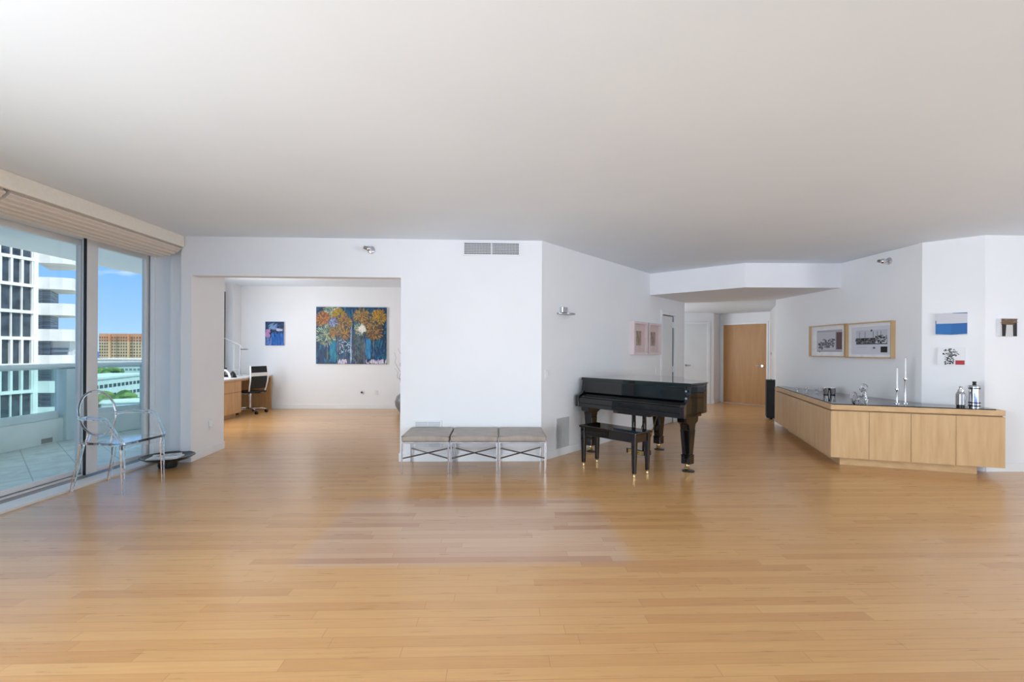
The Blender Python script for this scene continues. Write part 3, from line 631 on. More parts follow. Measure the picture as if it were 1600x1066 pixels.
# small ink print with red corner
p = thing('canvas_print', 'small white print with black ink plant and red corner, below the blue canvas', 'picture', pp(.265, 1.316), pz)
MB().box(-.117, .117, -.02, 0, -.103, .103).build('canvas', PAPER, p)
im = MB(); Q(im, [(-.117, -.103), (.117, -.103), (.117, .103), (-.117, .103)], (236, 236, 238), -.0202); Q(im, [(.035, -.1), (.113, -.1), (.113, -.05), (.035, -.05)], (182, 62, 72), -.0206)
random.seed(8)
for i in range(120):
    a = random.uniform(.1, 2.9); r = random.uniform(.0, .1); x = -.01+r*math.cos(a)*.8; z = -.005+r*math.sin(a)*.95; s = random.uniform(.002, .007); g = random.randint(10, 120)
    Q(im, [(x-s, z-s), (x+s*1.6, z-s*.4), (x+s, z+s), (x-s*.6, z+s*.8)], (g, g, g), -.0208-i*1e-6)
for i in range(60):
    x = random.uniform(-.055, .02); z = random.uniform(-.098, .0); s = random.uniform(.002, .008); g = random.randint(10, 150)
    Q(im, [(x-s, z-s), (x+s, z-s), (x+s, z+s), (x-s, z+s)], (g, g, g), -.0214-i*1e-6)
im.build('print_image', PRINT, p)
# small brown and black artwork on the alcove wall
p = thing('canvas_print', 'small square artwork with brown band and two black bars on the alcove wall', 'picture', (5.80, 5.15, 1.645))
MB().box(-.1, .1, -.04, 0, -.1, .1).build('canvas', PAPER, p)
im = MB(); Q(im, [(-.1, -.1), (.1, -.1), (.1, .1), (-.1, .1)], (206, 204, 202), -.0402); Q(im, [(-.085, .03), (.1, .03), (.1, .1), (-.085, .1)], (112, 88, 68), -.0404)
Q(im, [(-.075, -.1), (-.035, -.1), (-.025, .04), (-.08, .04)], (40, 38, 38), -.0406); Q(im, [(.055, -.1), (.1, -.1), (.1, .05), (.05, .05)], (44, 42, 42), -.0406)
for i in range(50):
    x = random.uniform(-.08, .1); z = random.uniform(.035, .098); s = random.uniform(.003, .01); g = random.randint(-30, 30); Q(im, [(x-s*2, z-s*.3), (x+s*2, z-s*.3), (x+s*2, z+s*.3), (x-s*2, z+s*.3)], (122+g, 96+g, 76+g), -.0408-i*1e-6)
im.build('print_image', PRINT, p)

# large flower painting
random.seed(12)
W_, H_ = 1.6, 1.3
p = thing('canvas_painting', 'large blue and orange painting of flower bunches in tall vases on the office wall', 'painting', (-3.321, 10.843, 1.68))
MB().box(-.8, .8, -.04, 0, -.65, .65).build('canvas', PAPER, p)
im = MB(); base = -.0405; lay = [0]
def S(x, z, l, wd, a, c, j=14):
    lay[0] += 1; y = base-lay[0]*2e-6; ca, sa = math.cos(a), math.sin(a)
    cc = tuple(max(0, min(255, v+random.randint(-j, j))) for v in c)
    pt = [(-l, -wd*.4), (0, -wd), (l, -wd*.3), (l*.9, wd*.4), (0, wd), (-l, wd*.3)]
    pt = [(max(-.8, min(.8, x+u*ca-v*sa)), y, max(-.65, min(.65, z+u*sa+v*ca))) for u, v in pt]
    im.add(pt, [(0, 1, 2, 3, 4, 5)], cc)
im.quad([(-.8, base, -.65), (.8, base, -.65), (.8, base, .65), (-.8, base, .65)], (12, 62, 98))
for i in range(500): S(random.uniform(-.8, .8), random.uniform(-.65, .65), random.uniform(.04, .12), .02, random.choice([1.57, 1.3, 1.8, .6]), random.choice([(14, 78, 116), (10, 60, 94), (22, 100, 138), (12, 44, 72)]))
for i in range(140): S(random.uniform(-.3, .38), random.uniform(-.65, .1), .08, .018, random.uniform(1.3, 1.9), random.choice([(60, 84, 112), (72, 88, 108), (52, 66, 92), (88, 104, 128)]))
for i in range(120): S(random.uniform(.03, .3), random.uniform(-.62, 0), .07, .016, random.uniform(.8, 2.3), random.choice([(66, 80, 88), (86, 98, 104), (52, 62, 74)]))
def vase(x0, x1, z0, z1, cs):
    for i in range(90): S(random.uniform(x0, x1), random.uniform(z0+.07, z1-.07), .09, .016, 1.57+random.uniform(-.06, .06), random.choice(cs))
vase(-.48, -.34, -.6, -.08, [(14, 124, 148), (22, 140, 160), (10, 104, 140)]); vase(.33, .44, -.52, .02, [(34, 118, 172), (20, 96, 150), (60, 140, 186)])
for i in range(60): S(random.choice([-.54, -.31, .29, .5])+random.uniform(-.012, .012), random.uniform(-.6, -.1), .06, .006, 1.57, (112, 112, 122))
for i in range(60): S(-.01+random.uniform(-.012, .012)-(0), random.uniform(-.62, .2), .06, .008, 1.57, random.choice([(150, 172, 200), (190, 205, 222), (110, 140, 180)]))
for i in range(45): S(random.uniform(-.28, -.02), random.uniform(-.42, -.1), .014, .012, random.random()*3, (168, 190, 208))
def bloom(x, z, r, cs, n=230):
    for i in range(int(n*.5)):
        a = random.random()*2*PI; d = r*random.random()**.5*.9; S(x+d*math.cos(a), z+d*math.sin(a), .035, .02, random.random()*3, cs[-1])
    for i in range(n):
        a = random.random()*2*PI; d = r*random.random()**.6; S(x+d*math.cos(a), z+d*math.sin(a), random.uniform(.02, .055), random.uniform(.005, .012), a+random.uniform(-.4, .4), random.choice(cs))
OR = [(178, 128, 50), (176, 100, 52), (140, 108, 56), (104, 88, 58), (186, 148, 80), (74, 66, 58), (150, 120, 50), (60, 78, 84)]
GR = [(150, 178, 158), (110, 148, 132), (188, 206, 184), (90, 118, 108), (176, 160, 90), (62, 86, 84)]
bloom(-.45, .53, .2, GR); bloom(-.64, .37, .17, [(190, 112, 40), (206, 128, 46), (160, 92, 40), (110, 78, 46), (76, 70, 60)]); bloom(-.28, .44, .16, [(190, 150, 30), (160, 130, 40), (110, 100, 44)])
bloom(-.2, .28, .21, OR); bloom(-.58, .02, .24, GR); bloom(-.36, .1, .14, OR); bloom(-.42, .3, .1, [(150, 160, 190), (110, 120, 160), (80, 80, 110)], 80); bloom(-.15, .05, .13, OR, 120)
bloom(.23, .45, .18, OR); bloom(.62, .42, .18, [(200, 160, 44), (176, 138, 36), (190, 112, 50), (130, 104, 44), (80, 84, 70)]); bloom(.5, .12, .22, [(160, 116, 56), (130, 92, 60), (176, 138, 60), (90, 70, 54), (66, 66, 66)]); bloom(.2, .15, .13, GR, 140)
bloom(.24, .15, .07, [(236, 232, 224), (220, 214, 206)], 60); bloom(.4, .3, .12, OR, 100)
for i in range(120): S(random.choice([random.uniform(-.3, -.1), random.uniform(.3, .8), random.uniform(.45, .8)]), random.uniform(-.65, -.56), .035, .01, random.uniform(1.2, 1.9), random.choice([(206, 196, 216), (180, 172, 200), (224, 216, 228)]))
im.build('painted_surface', PAINT, p)
# small blue abstract
p = thing('canvas_painting', 'small blue abstract painting with pink patch above the office desk', 'painting', (-5.05, 10.843, 1.715))
MB().box(-.21, .21, -.04, 0, -.27, .27).build('canvas', PAPER, p)
im = MB(); W2 = .21
def S2(x, z, l, wd, a, c, j=12):
    lay[0] += 1; y = -.0405-lay[0]*2e-7; ca, sa = math.cos(a), math.sin(a); cc = tuple(max(0, min(255, v+random.randint(-j, j))) for v in c)
    im.add([(max(-.21, min(.21, x+u*ca-v*sa)), y-.0005, max(-.27, min(.27, z+u*sa+v*ca))) for u, v in [(-l, -wd*.4), (0, -wd), (l, -wd*.3), (l*.9, wd*.4), (0, wd), (-l, wd*.3)]], [(0, 1, 2, 3, 4, 5)], cc)
im.quad([(-.21, -.0405, -.27), (.21, -.0405, -.27), (.21, -.0405, .27), (-.21, -.0405, .27)], (22, 40, 72))
for i in range(200): S2(random.uniform(-.21, .21), random.uniform(-.05, .27), .04, .012, random.uniform(.2, 1), random.choice([(24, 44, 78), (18, 28, 50), (40, 66, 110), (30, 82, 130)]))
for i in range(220): S2(random.uniform(-.07, .21), random.uniform(-.27, -.02), .05, .014, 1.57, random.choice([(16, 96, 178), (10, 80, 160), (28, 112, 192), (20, 70, 150)]))
for i in range(50): S2(random.uniform(-.2, -.11), random.uniform(-.09, .08), .03, .014, 1.5, (190, 140, 190))
for i in range(50): S2(random.uniform(-.2, -.07), random.uniform(-.26, -.1), .04, .01, 1.4, random.choice([(110, 140, 196), (80, 120, 190)]))
for i in range(30): S2(random.uniform(.05, .16), random.uniform(.06, .12), .03, .008, .05, (192, 208, 232))
for i in range(30): S2(random.uniform(-.12, .03), random.uniform(.1, .22), .05, .006, .7, (130, 164, 208))
im.build('painted_surface', PAINT, p)

# ================================================================ SIDEBOARD
sb = thing('sideboard', 'low angled maple sideboard wrapping the white corner, black glass top', 'sideboard', (4.0, 5.46, 0))
P0 = Vector((4.0, 5.46)); PR = Vector((5.535, 4.9)); PL = Vector((5.045, 8.31))
poly = [P0, PR, Vector((5.63, 5.13)), Vector((5.555, 5.135)), Vector((5.185, 5.54)), Vector((5.185, 8.31)), PL]
fX = (PR-P0).normalized(); lX = (PL-P0).normalized(); fn = Vector((fX.y, -fX.x)); ln = Vector((-lX.y, lX.x))
def inset(front, left):      # body polygon with front and left faces moved in
    a = P0-fn*front; b = P0-ln*left
    # intersection of the two moved lines
    M = Matrix(((fX.x, -lX.x), (fX.y, -lX.y))); s, t = M.inverted() @ (b-a)
    c = a+fX*s
    return [c, PR-fn*front, *poly[2:6], PL-ln*left]
MB().prism([tuple(p) for p in inset(.02, .02)], .1, .655).build('carcass', MAPLE, sb, world=True)
MB().prism([tuple(p) for p in [inset(.09, .12)[0], PR-fn*.09-fX*.2, Vector((5.40, 5.2)), Vector((5.185, 5.5)), Vector((5.185, 7.85)), inset(.09, .12)[-1]-lX*.42]], 0, .1).build('plinth', MAPLEX, sb, world=True)
MB().prism([tuple(p) for p in inset(.045, .045)], .655, .668).build('finger_groove', OAKE, sb, world=True)
MB().prism([tuple(p) for p in poly], .668, .728).build('counter_edge', MAPLEX, sb, world=True, bevel=.002)
g_in = inset(.003, .03)
MB().prism([tuple(p) for p in [g_in[0], g_in[1]-fX*.08, Vector((5.55, 5.11)), Vector((5.18, 5.53)), Vector((5.18, 8.28)), g_in[-1]]], .726, .7385).build('glass_top', DARKG, sb, world=True, label='black reflective glass top')
L1 = (PR-P0).length
cuts = [0, .386, .79, 1.203, L1]
for a, b in zip(cuts[:-1], cuts[1:]):
    MB().wall(tuple(P0+fX*(a+.002)), tuple(P0+fX*(b-.002)), .02, .1, .652).build('door', MAPLE, sb, world=True)
L2 = (PL-P0).length
cuts = [0.0, .623, 1.05, 1.493, 2.052, 2.51, L2]
for a, b in zip(cuts[:-1], cuts[1:]):
    MB().wall(tuple(P0+lX*(b-.002)), tuple(P0+lX*(a+.002)), .02, .1, .652).build('door', MAPLE, sb, world=True)

ZT = .738
# tumblers
def tumbler(label, x, y):
    t = thing('metal_tumbler', label, 'tumbler', (x, y, ZT), 0)
    MB().lathe([(0, 0), (.03, 0), (.044, .1), (.042, .1), (.028, .006), (0, .006)], n=24).build('cup_body', CHROME, t, True)
    MB().lathe([(.031, 0), (.033, 0), (.034, .012), (.031, .012)], n=24).build('base_ring', BLACKP, t, True)
tumbler('left chrome tumbler of the touching pair on the black glass top', 4.775, 6.62); tumbler('right chrome tumbler of the touching pair on the black glass top', 4.845, 6.58)
# little glasses
gs = [(4.70, 7.16, 'far left'), (4.76, 7.02, 'second from left'), (4.84, 7.16, 'third from left'), (4.90, 7.0, 'fourth from left'), (4.97, 7.1, 'far right')]
for k, (x, y, nm) in enumerate(gs):
    t = MB().lathe([(0, 0), (.022, 0), (.022, .004), (.006, .008), (.006, .02), (.024, .03), (.026, .06), (.023, .06), (.021, .033), (0, .028)] if k % 2 == 0 else [(0, 0), (.025, 0), (.03, .05), (.027, .05), (.022, .006), (0, .006)], x, y, 16, cz=ZT+.0)
    tag(t.build('shot_glass', GLASS, None, True), 'tiny clear glass, %s of the five at the far end of the counter' % nm, 'glass', 'tiny glasses on the sideboard')
# knotted glass sculpture
random.seed(2)
sg = thing('glass_sculpture', 'clear knotted glass figure standing near the counter corner', 'sculpture', (4.42, 5.56, ZT)); sg.scale = (1.2, 1.2, 1.2)
def loop(cx, cz, rx, rz_, tilt, r, n=22):
    return [(cx+rx*math.cos(2*PI*i/n)*math.cos(tilt), rx*math.cos(2*PI*i/n)*math.sin(tilt), cz+rz_*math.sin(2*PI*i/n)) for i in range(n)]
sgm = MB().tube(loop(-.05, .055, .035, .05, .3, .009), .009, 8, True).tube(loop(.04, .035, .045, .028, -.2, .01), .010, 8, True).tube(loop(.045, .10, .035, .045, .7, .009), .010, 8, True).tube(loop(.05, .15, .04, .035, .2, .009), .011, 8, True)
sgm.tube([(-.05, 0, .01), (0, .01, .012), (.06, 0, .014), (.07, 0, .06), (.06, 0, .11)], .012, 8)
sgm.build('glass_knot', GLASS, sg, True)
# candle holders with candles
def candle(label, x, y, hh, hc, cl_label):
    t = thing('candle_holder', label, 'candle holder', (x, y, ZT))
    MB().lathe([(0, 0), (.036, 0), (.036, .006), (.012, .012), (.008, .03), (.007, hh-.03), (.013, hh-.012), (.017, hh), (.0, hh)]).build('stem', CHROME, t, True)
    MB().lathe([(.02, hh-.006), (.024, hh-.006), (.024, hh+.006), (.013, hh+.006), (.013, hh-.004)]).build('drip_cup', CHROME, t, True)
    c = MB().lathe([(0, 0), (.011, 0), (.0085, hc-.01), (.003, hc), (0, hc)], x, y, 16, cz=ZT+hh)
    k = thing('taper_candle', cl_label, 'candle', (x, y, ZT+hh))
    MB().lathe([(0, 0), (.0112, 0), (.0085, hc-.01), (.003, hc), (0, hc)], n=16).build('wax', WAX, k, True); MB().tube([(0, 0, hc-.004), (.001, 0, hc+.012)], .0012, 6).build('wick', BLACKM, k)
candle('shorter chrome candle holder, left of the pair', 4.82, 5.47, .175, .255, 'white taper candle in the shorter holder')
candle('taller chrome candle holder, right of the pair', 4.95, 5.50, .30, .25, 'white taper candle in the taller holder')
# cocktail shaker and big steel shaker
t = thing('cocktail_shaker', 'grey ribbed shaker with chrome neck on the right of the sideboard', 'shaker', (5.228, 5.095, ZT))
MB().lathe([(0, 0), (.036, 0), (.036, .03), (0, .03)]).build('base', BLACKP, t, True)
MB().lathe([(0, .03), (.038, .03)]+[(.041+.0015*(i % 2)+(0 if i < 22 else -(i-22)*.003), .032+i*.0055) for i in range(27)]+[(.026, .185), (0, .185)]).build('ribbed_body', RIBG, t, True)
MB().lathe([(0, .18), (.03, .18), (.026, .205), (.014, .21), (.013, .222), (.016, .226), (.012, .24), (0, .242)]).build('cap', CHROME, t, True)
t = thing('steel_shaker', 'tall banded steel shaker at the right end of the sideboard', 'shaker', (5.335, 5.045, ZT)); t.scale = (1.12, 1.12, 1.1)
MB().lathe([(0, 0), (.047, 0), (.047, .018), (.044, .02), (.044, .03), (.047, .032), (.047, .05), (.044, .052), (.044, .06), (.046, .062), (.046, .195), (.044, .197), (.044, .207), (.047, .209), (.047, .226), (.042, .232), (0, .232)]).build('steel_body', CHROME, t, True)
for z in (.024, .056, .20):
    MB().lathe([(.044, z-.005), (.0465, z-.005), (.0465, z+.005), (.044, z+.005)]).build('dark_band', BLACKP, t, True)
MB().lathe([(0, .23), (.016, .23), (.015, .245), (.012, .247), (.015, .255), (.015, .27), (0, .272)]).build('cap', BLACKP, t, True)

# black case behind the wall end
t = thing('upright_case', 'tall black case with rounded top standing beyond the right wall end', 'case', (5.585, 9.33, 0), 1.098)
cs = []
for i in range(9): cs.append((-.17+.05-.05*math.cos(PI/2*i/8), .74+.05*math.sin(PI/2*i/8)-.0))
prof = [(-.17, .03)]+[(-.12-.05*math.cos(PI/2*i/8), .74+.05*math.sin(PI/2*i/8)) for i in range(9)]+[(.12+.05*math.sin(PI/2*i/8), .74+.05*math.cos(PI/2*i/8)) for i in range(9)]+[(.17, .03)]
n = len(prof); m = MB(); v = [(a, -.09, b) for a, b in prof]+[(a, .09, b) for a, b in prof]
m.add(v, [tuple(range(n)), tuple(range(2*n-1, n-1, -1))]+[(i, i+n, (i+1) % n+n, (i+1) % n) for i in range(n)]); m.build('case_shell', BLACKM, t, bevel=.012)
MB().tube([(-.06, 0, .785), (-.05, 0, .80), (.05, 0, .80), (.06, 0, .785)], .008).build('carry_handle', BLACKP, t, True)
for s in (-1, 1): MB().lathe([(0, -.02), (.03, -.02), (.03, .02), (0, .02)], .13*s, 0, 14, 'y', .03).build('wheel', BLACKP, t, True)

# ================================================================ STOOLS
def stool_proto():
    t = thing('upholstered_stool', '', 'stool')
    m = MB(); w, d = .526, .585; x1, y1 = w/2-.004, d/2
    m.box(-x1, x1, -y1, y1, .352, .425); c = m.build('cushion', FABRIC, t, bevel=.022, seg=4)
    MB().tube([(-x1+.004, -y1+.004, .412), (x1-.004, -y1+.004, .412), (x1-.004, y1-.004, .412), (-x1+.004, y1-.004, .412)], .005, 6, True).build('piping', FABRIC, c, True)
    f = MB(); a, b = w/2-.012, d/2-.02
    f.box(-a-.008, a+.008, -b-.008, -b+.008, .335, .352).box(-a-.008, a+.008, b-.008, b+.008, .335, .352).box(-a-.008, -a+.008, -b, b, .335, .352).box(a-.008, a+.008, -b, b, .335, .352)
    f.build('seat_frame', CHROME, t, bevel=.002)
    for sx in (-1, 1):
        for sy in (-1, 1): MB().box(sx*a-.008, sx*a+.008, sy*b-.008, sy*b+.008, 0, .336).build('leg', CHROME, t, bevel=.002)
    MB().tube([(-a, -b, .17), (a, b, .18)], .008, 8).build('stretcher', STEEL, t, True); MB().tube([(-a, b, .17), (a, -b, .17)], .008, 8).build('stretcher', STEEL, t, True)
    return t
st = stool_proto()
for i, lb in enumerate(['leftmost of the three taupe leather stools on chrome legs', 'middle of the three taupe leather stools on chrome legs', 'rightmost taupe leather stool, next to the piano side']):
    o = st if i == 0 else copy_tree(st)
    o['label'] = lb; o['group'] = 'row of taupe stools'; o.location = (-.772+.532*i, 5.395, 0)

# ================================================================ PIANO
pr = math.atan2(-.769, .64)
pn = thing('grand_piano', 'glossy black baby grand piano with closed lid beside the angled wall', 'piano', (1.549, 5.617, 0), pr); pn.scale = (1.03, 1, 1)
def plan(g=0, y0=.14, ln_=1.46):
    pts = [(-.75-g, y0-g), (.75+g, y0-g), (.75+g, .45)]
    def bz(p0, p1, p2, p3, n=14):
        for i in range(1, n+1):
            t = i/n; s = 1-t
            yield (s**3*p0[0]+3*s*s*t*p1[0]+3*s*t*t*p2[0]+t**3*p3[0], s**3*p0[1]+3*s*s*t*p1[1]+3*s*t*t*p2[1]+t**3*p3[1])
    pts += list(bz((.75+g, .45), (.74+g, .85), (.32+g, .75), (.16+g, 1.1+g))); pts += list(bz((.16+g, 1.1+g), (.02+g, 1.45+g), (-.2, ln_+g), (-.42, ln_+g)))
    pts += list(bz((-.42, ln_+g), (-.66, ln_+g), (-.75-g, ln_-.1), (-.75-g, ln_-.3), 8))
    return pts
MB().prism(plan(0, .16), .64, .975).build('case', BLACKG, pn, bevel=.004)
MB().prism(plan(.012, .15), .975, .997).build('lid', BLACKG, pn, bevel=.006)
MB().box(-.762, .762, .137, .150, .96, .997).build('lid_flap_edge', BLACKG, pn, bevel=.003)
arm = [(0, .62), (0, .74), (.012, .765), (.05, .775), (.09, .79), (.12, .82), (.135, .87), (.14, .93), (.15, .975), (.30, .975), (.30, .62)]
for s in (-1, 1): MB().prism_x(arm, s*.75-(.05 if s > 0 else 0), s*.75+(.05 if s < 0 else 0)).build('arm', BLACKG, pn, bevel=.004)
MB().box(-.75, .75, .005, .4, .615, .665).build('keybed', BLACKG, pn, bevel=.004)
MB().box(-.70, .70, .01, .035, .665, .735).build('key_slip', BLACKG, pn, bevel=.006)
MB().prism_x([(.035, .735), (.035, .748), (.16, .80), (.16, .73), (.06, .70)], -.70, .70).build('fallboard', BLACKG, pn, bevel=.006)
MB().box(-.70, .70, .125, .165, .80, .955).build('music_rail', BLACKG, pn, bevel=.004)
MB().box(-.70, .70, .135, .17, .955, .975).build('name_rail', BLACKG, pn)
for s in (-.02, .60, -.6): pass
for z in (.83, .91): MB().lathe([(0, 0), (.012, 0), (.012, -.012), (0, -.012)], .715, .12, 12, 'y', z).build('lid_lock', CHROME, pn, True)
def pleg(x, y, lb=None):
    l = MB(); l.prism_x([(y-.14, .615), (y+.14, .615), (y+.13, .56), (y+.075, .53), (y+.06, .47), (y-.06, .47), (y-.075, .53), (y-.13, .56)], x-.055, x+.055)
    l.taper(x, y, .19, .47, .085, .12); l.taper(x, y, .175, .19, .105, .105); l.taper(x, y, .085, .175, .10, .10)
    g = l.build('leg', BLACKG, pn, bevel=.004)
    MB().tube([(x, y, .085), (x, y, .06)], .028, 12).tube([(x-.03, y, .045), (x-.03, y, .02)], .01).lathe([(0, -.012), (.032, -.012), (.032, .012), (0, .012)], x, y, 16, 'x', .032).build('caster', BRASS, g, True)
    MB().lathe([(0, 0), (.065, 0), (.065, .01), (.035, .014), (0, .014)], x+.01, y, 18).build('caster_cup', BLACKP, g, True)
pleg(.68, .22); pleg(-.65, .2); pleg(-.14, 1.02)
ly = MB()
for s in (-1, 1): ly.box(s*.075-.018, s*.075+.018, .30, .34, .12, .60)
ly.box(-.13, .13, .27, .37, .58, .615)
lo = ly.build('pedal_lyre', BLACKG, pn, bevel=.004)
MB().box(-.14, .14, .26, .37, .065, .125).build('pedal_box', BLACKG, lo, bevel=.004)
MB().box(-.11, .11, .252, .26, .072, .118).build('pedal_plate', BRASS, lo)
for k in (-1, 0, 1): MB().prism([(k*.06-.012, .27), (k*.06+.012, .27), (k*.06+.018, .17), (k*.06-.018, .17)], .075, .085).build('pedal', BRASS, lo, bevel=.003)
for s in (-1, 1): MB().tube([(s*.08, .36, .10), (s*.08, .66, .63)], .006, 8).build('lyre_rod', BRASS, lo, True)
MB().box(-.2, .3, .06, .3, .58, .612).build('under_rail', BLACKG, pn)
# bench
bn = thing('piano_bench', 'small glossy black bench with brass-tipped legs in front of the piano', 'bench', (1.343, 5.263, 0), pr)
MB().box(-.385, .385, -.165, .165, .462, .487).build('seat_top', BLACKG, bn, bevel=.006)
MB().box(-.36, .36, -.14, .14, .375, .462).build('apron', BLACKG, bn, bevel=.003)
for sx in (-1, 1):
    for sy in (-1, 1):
        l = MB().taper(sx*.345, sy*.125, .05, .462, .034, .054).build('leg', BLACKG, bn, bevel=.002)
        MB().lathe([(0, .0), (.014, 0), (.016, .02), (.014, .035), (.018, .04), (.018, .05), (0, .05)], sx*.345, sy*.125, 14).build('ferrule', BRASS, l, True)

# ================================================================ CLEAR CHAIR
ch = thing('clear_armchair', 'transparent acrylic armchair with oval back beside the sliding door', 'chair', (-3.70, 4.70, 0), -PI/2+PI-.04-PI/2+0)
# local: +x forward, y sideways
ch.rotation_euler = (0, 0, -.05)
sp_ = [(.26, -.25), (.27, .25), (.20, .262), (-.16, .205), (-.22, .17), (-.22, -.17), (-.16, -.205), (.20, -.262)]
MB().prism(sp_, .448, .470).build('seat', ACRY, ch, bevel=.004)
MB().prism([(.262, -.25), (.272, .25), (.255, .25), (.245, -.25)], .41, .455).build('front_apron', ACRY, ch, bevel=.003)
# oval back, leaning
bk = MB(); n = 36; cxs = []
def bkp(a, k=1.0, dx=0):
    y = .2*k*math.cos(a); z = .72+.215*k*math.sin(a); x = -.165-(z-.47)*.17+.03*(y/.2)**2*0+dx
    return (x, y, z)
vs_ = []
for dx in (0, .012):
    for k in (1, .66, .33):
        vs_ += [tuple(Vector(bkp(2*PI*i/n, k, dx))-Vector((.02*(1-k*k), 0, 0))) for i in range(n)]
    c0 = bkp(0, 0, dx); vs_.append((c0[0]-.02, 0, c0[2]))
fs = []
st_ = 3*n+1
for s in (0, 1):
    o0 = s*st_
    for r in (0, 1):
        for i in range(n): fs.append((o0+r*n+i, o0+r*n+(i+1) % n, o0+(r+1)*n+(i+1) % n, o0+(r+1)*n+i))
    for i in range(n): fs.append((o0+2*n+i, o0+2*n+(i+1) % n, o0+3*n))
for i in range(n): fs.append((i, (i+1) % n, st_+(i+1) % n, st_+i))
bk.add(vs_, fs); b0 = bk.build('backrest', ACRY, ch, True)
MB().tube([bkp(2*PI*i/n, 1, .006) for i in range(n)], .011, 8, True).build('back_rim', ACRY, ch, True)
for s in (-1, 1):
    y = s*.205
    MB().tube([(-.175, y*.6, .53), (-.175, y*.7, .47), (-.175, y*.75, .44)], .014, 4).build('back_support', ACRY, ch, True)
    a0 = bkp(0 if s > 0 else PI, 1)
    MB().tube([(a0[0], s*.19, .69), (-.17, s*.235, .70), (-.06, s*.265, .705), (.10, s*.28, .70), (.14, s*.28, .685), (.17, s*.278, .63), (.22, s*.265, .54), (.255, s*.25, .485), (.262, s*.245, .46)], [.012, .013, .014, .015, .015, .016, .017, .017, .016], 6, flat=1.3).build('arm', ACRY, ch, True)
    MB().tube([(.25, s*.238, .455), (.255, s*.24, .2), (.26, s*.242, .0)], [.022, .017, .013], 4).build('leg', ACRY, ch, True)
    MB().tube([(-.19, s*.175, .455), (-.215, s*.19, .25), (-.275, s*.2, .0)], [.022, .017, .013], 4).build('leg', ACRY, ch, True)

# ================================================================ LOW TRAY WITH PAPERS
tr = thing('pedestal_dish', 'wide black glass dish on a dark foot on the floor by the window pier', 'dish', (-3.745, 5.46, 0), .3)
MB().lathe([(0, 0), (.085, 0), (.095, .03), (.09, .075), (0, .08)], n=28).build('foot', BLACKM, tr, True)
MB().lathe([(0, .078), (.12, .08), (.22, .098), (.268, .128), (.262, .133), (.21, .108), (.11, .092), (0, .09)], n=48).build('dish', DARKG, tr, True)
random.seed(3)
for i, (lb, dx, dy, rz, s) in enumerate([('lowest booklet of the pile in the black dish', -.02, -.01, .2, (.30, .22)), ('topmost magazine of the pile in the black dish', -.01, .0, .5, (.27, .20))]):
    t = thing('magazine', lb, 'magazine', (-3.745+dx, 5.46+dy, (.1085, .1225)[i]), rz)
    MB().box(-s[0]/2, s[0]/2, -s[1]/2, s[1]/2, 0, .013).build('pages', PAPER, t, bevel=.002)
    q = MB(); q.quad([(-s[0]/2, -s[1]/2, .0135), (s[0]/2, -s[1]/2, .0135), (s[0]/2, s[1]/2, .0135), (-s[0]/2, s[1]/2, .0135)], (222, 226, 232) if i else (236, 236, 238))
    for k in range(40):
        x = random.uniform(-.11, .1); y = random.uniform(-.08, .07); g = random.randint(90, 200); q.quad([(x, y, .0137+k*1e-5), (x+.03, y, .0137+k*1e-5), (x+.03, y+.012, .0137+k*1e-5), (x, y+.012, .0137+k*1e-5)], (g, g+4, g+10))
    q.build('cover', PRINT, t)

# ================================================================ OFFICE
dk = thing('office_desk', 'long maple desk along the office window with drawer pedestal and end panel', 'desk', (-5.45, 9.9, 0))
MB().prism([(-5.10, 8.75), (-5.36, 8.75), (-5.80, 9.22), (-5.80, 10.80), (-5.10, 10.80)], .755, .785).build('desktop', PAPER, dk, world=True, bevel=.002, label='pale laminate desktop')
MB().prism([(-5.11, 8.76), (-5.36, 8.76), (-5.79, 9.22), (-5.79, 10.80), (-5.11, 10.80)], .72, .755).build('desktop_edge', DESKW, dk, world=True)
MB().box(-5.42, -5.13, 8.88, 9.56, .09, .72).build('pedestal', DESKW, dk, world=True)
MB().box(-5.13, -5.115, 8.89, 9.55, .51, .715).build('drawer', DESKW, dk, world=True, bevel=.002); MB().box(-5.13, -5.115, 8.89, 9.55, .09, .50).build('door', DESKW, dk, world=True, bevel=.002)
MB().box(-5.40, -5.2, 8.95, 9.5, 0, .09).build('plinth', DESKW, dk, world=True)
MB().box(-5.80, -5.11, 10.76, 10.80, 0, .72).build('end_panel', DESKW, dk, world=True)
# chair
oc = thing('office_chair', 'black mesh office chair with white frame at the desk', 'chair', (-5.22, 10.08, 0), -.35)
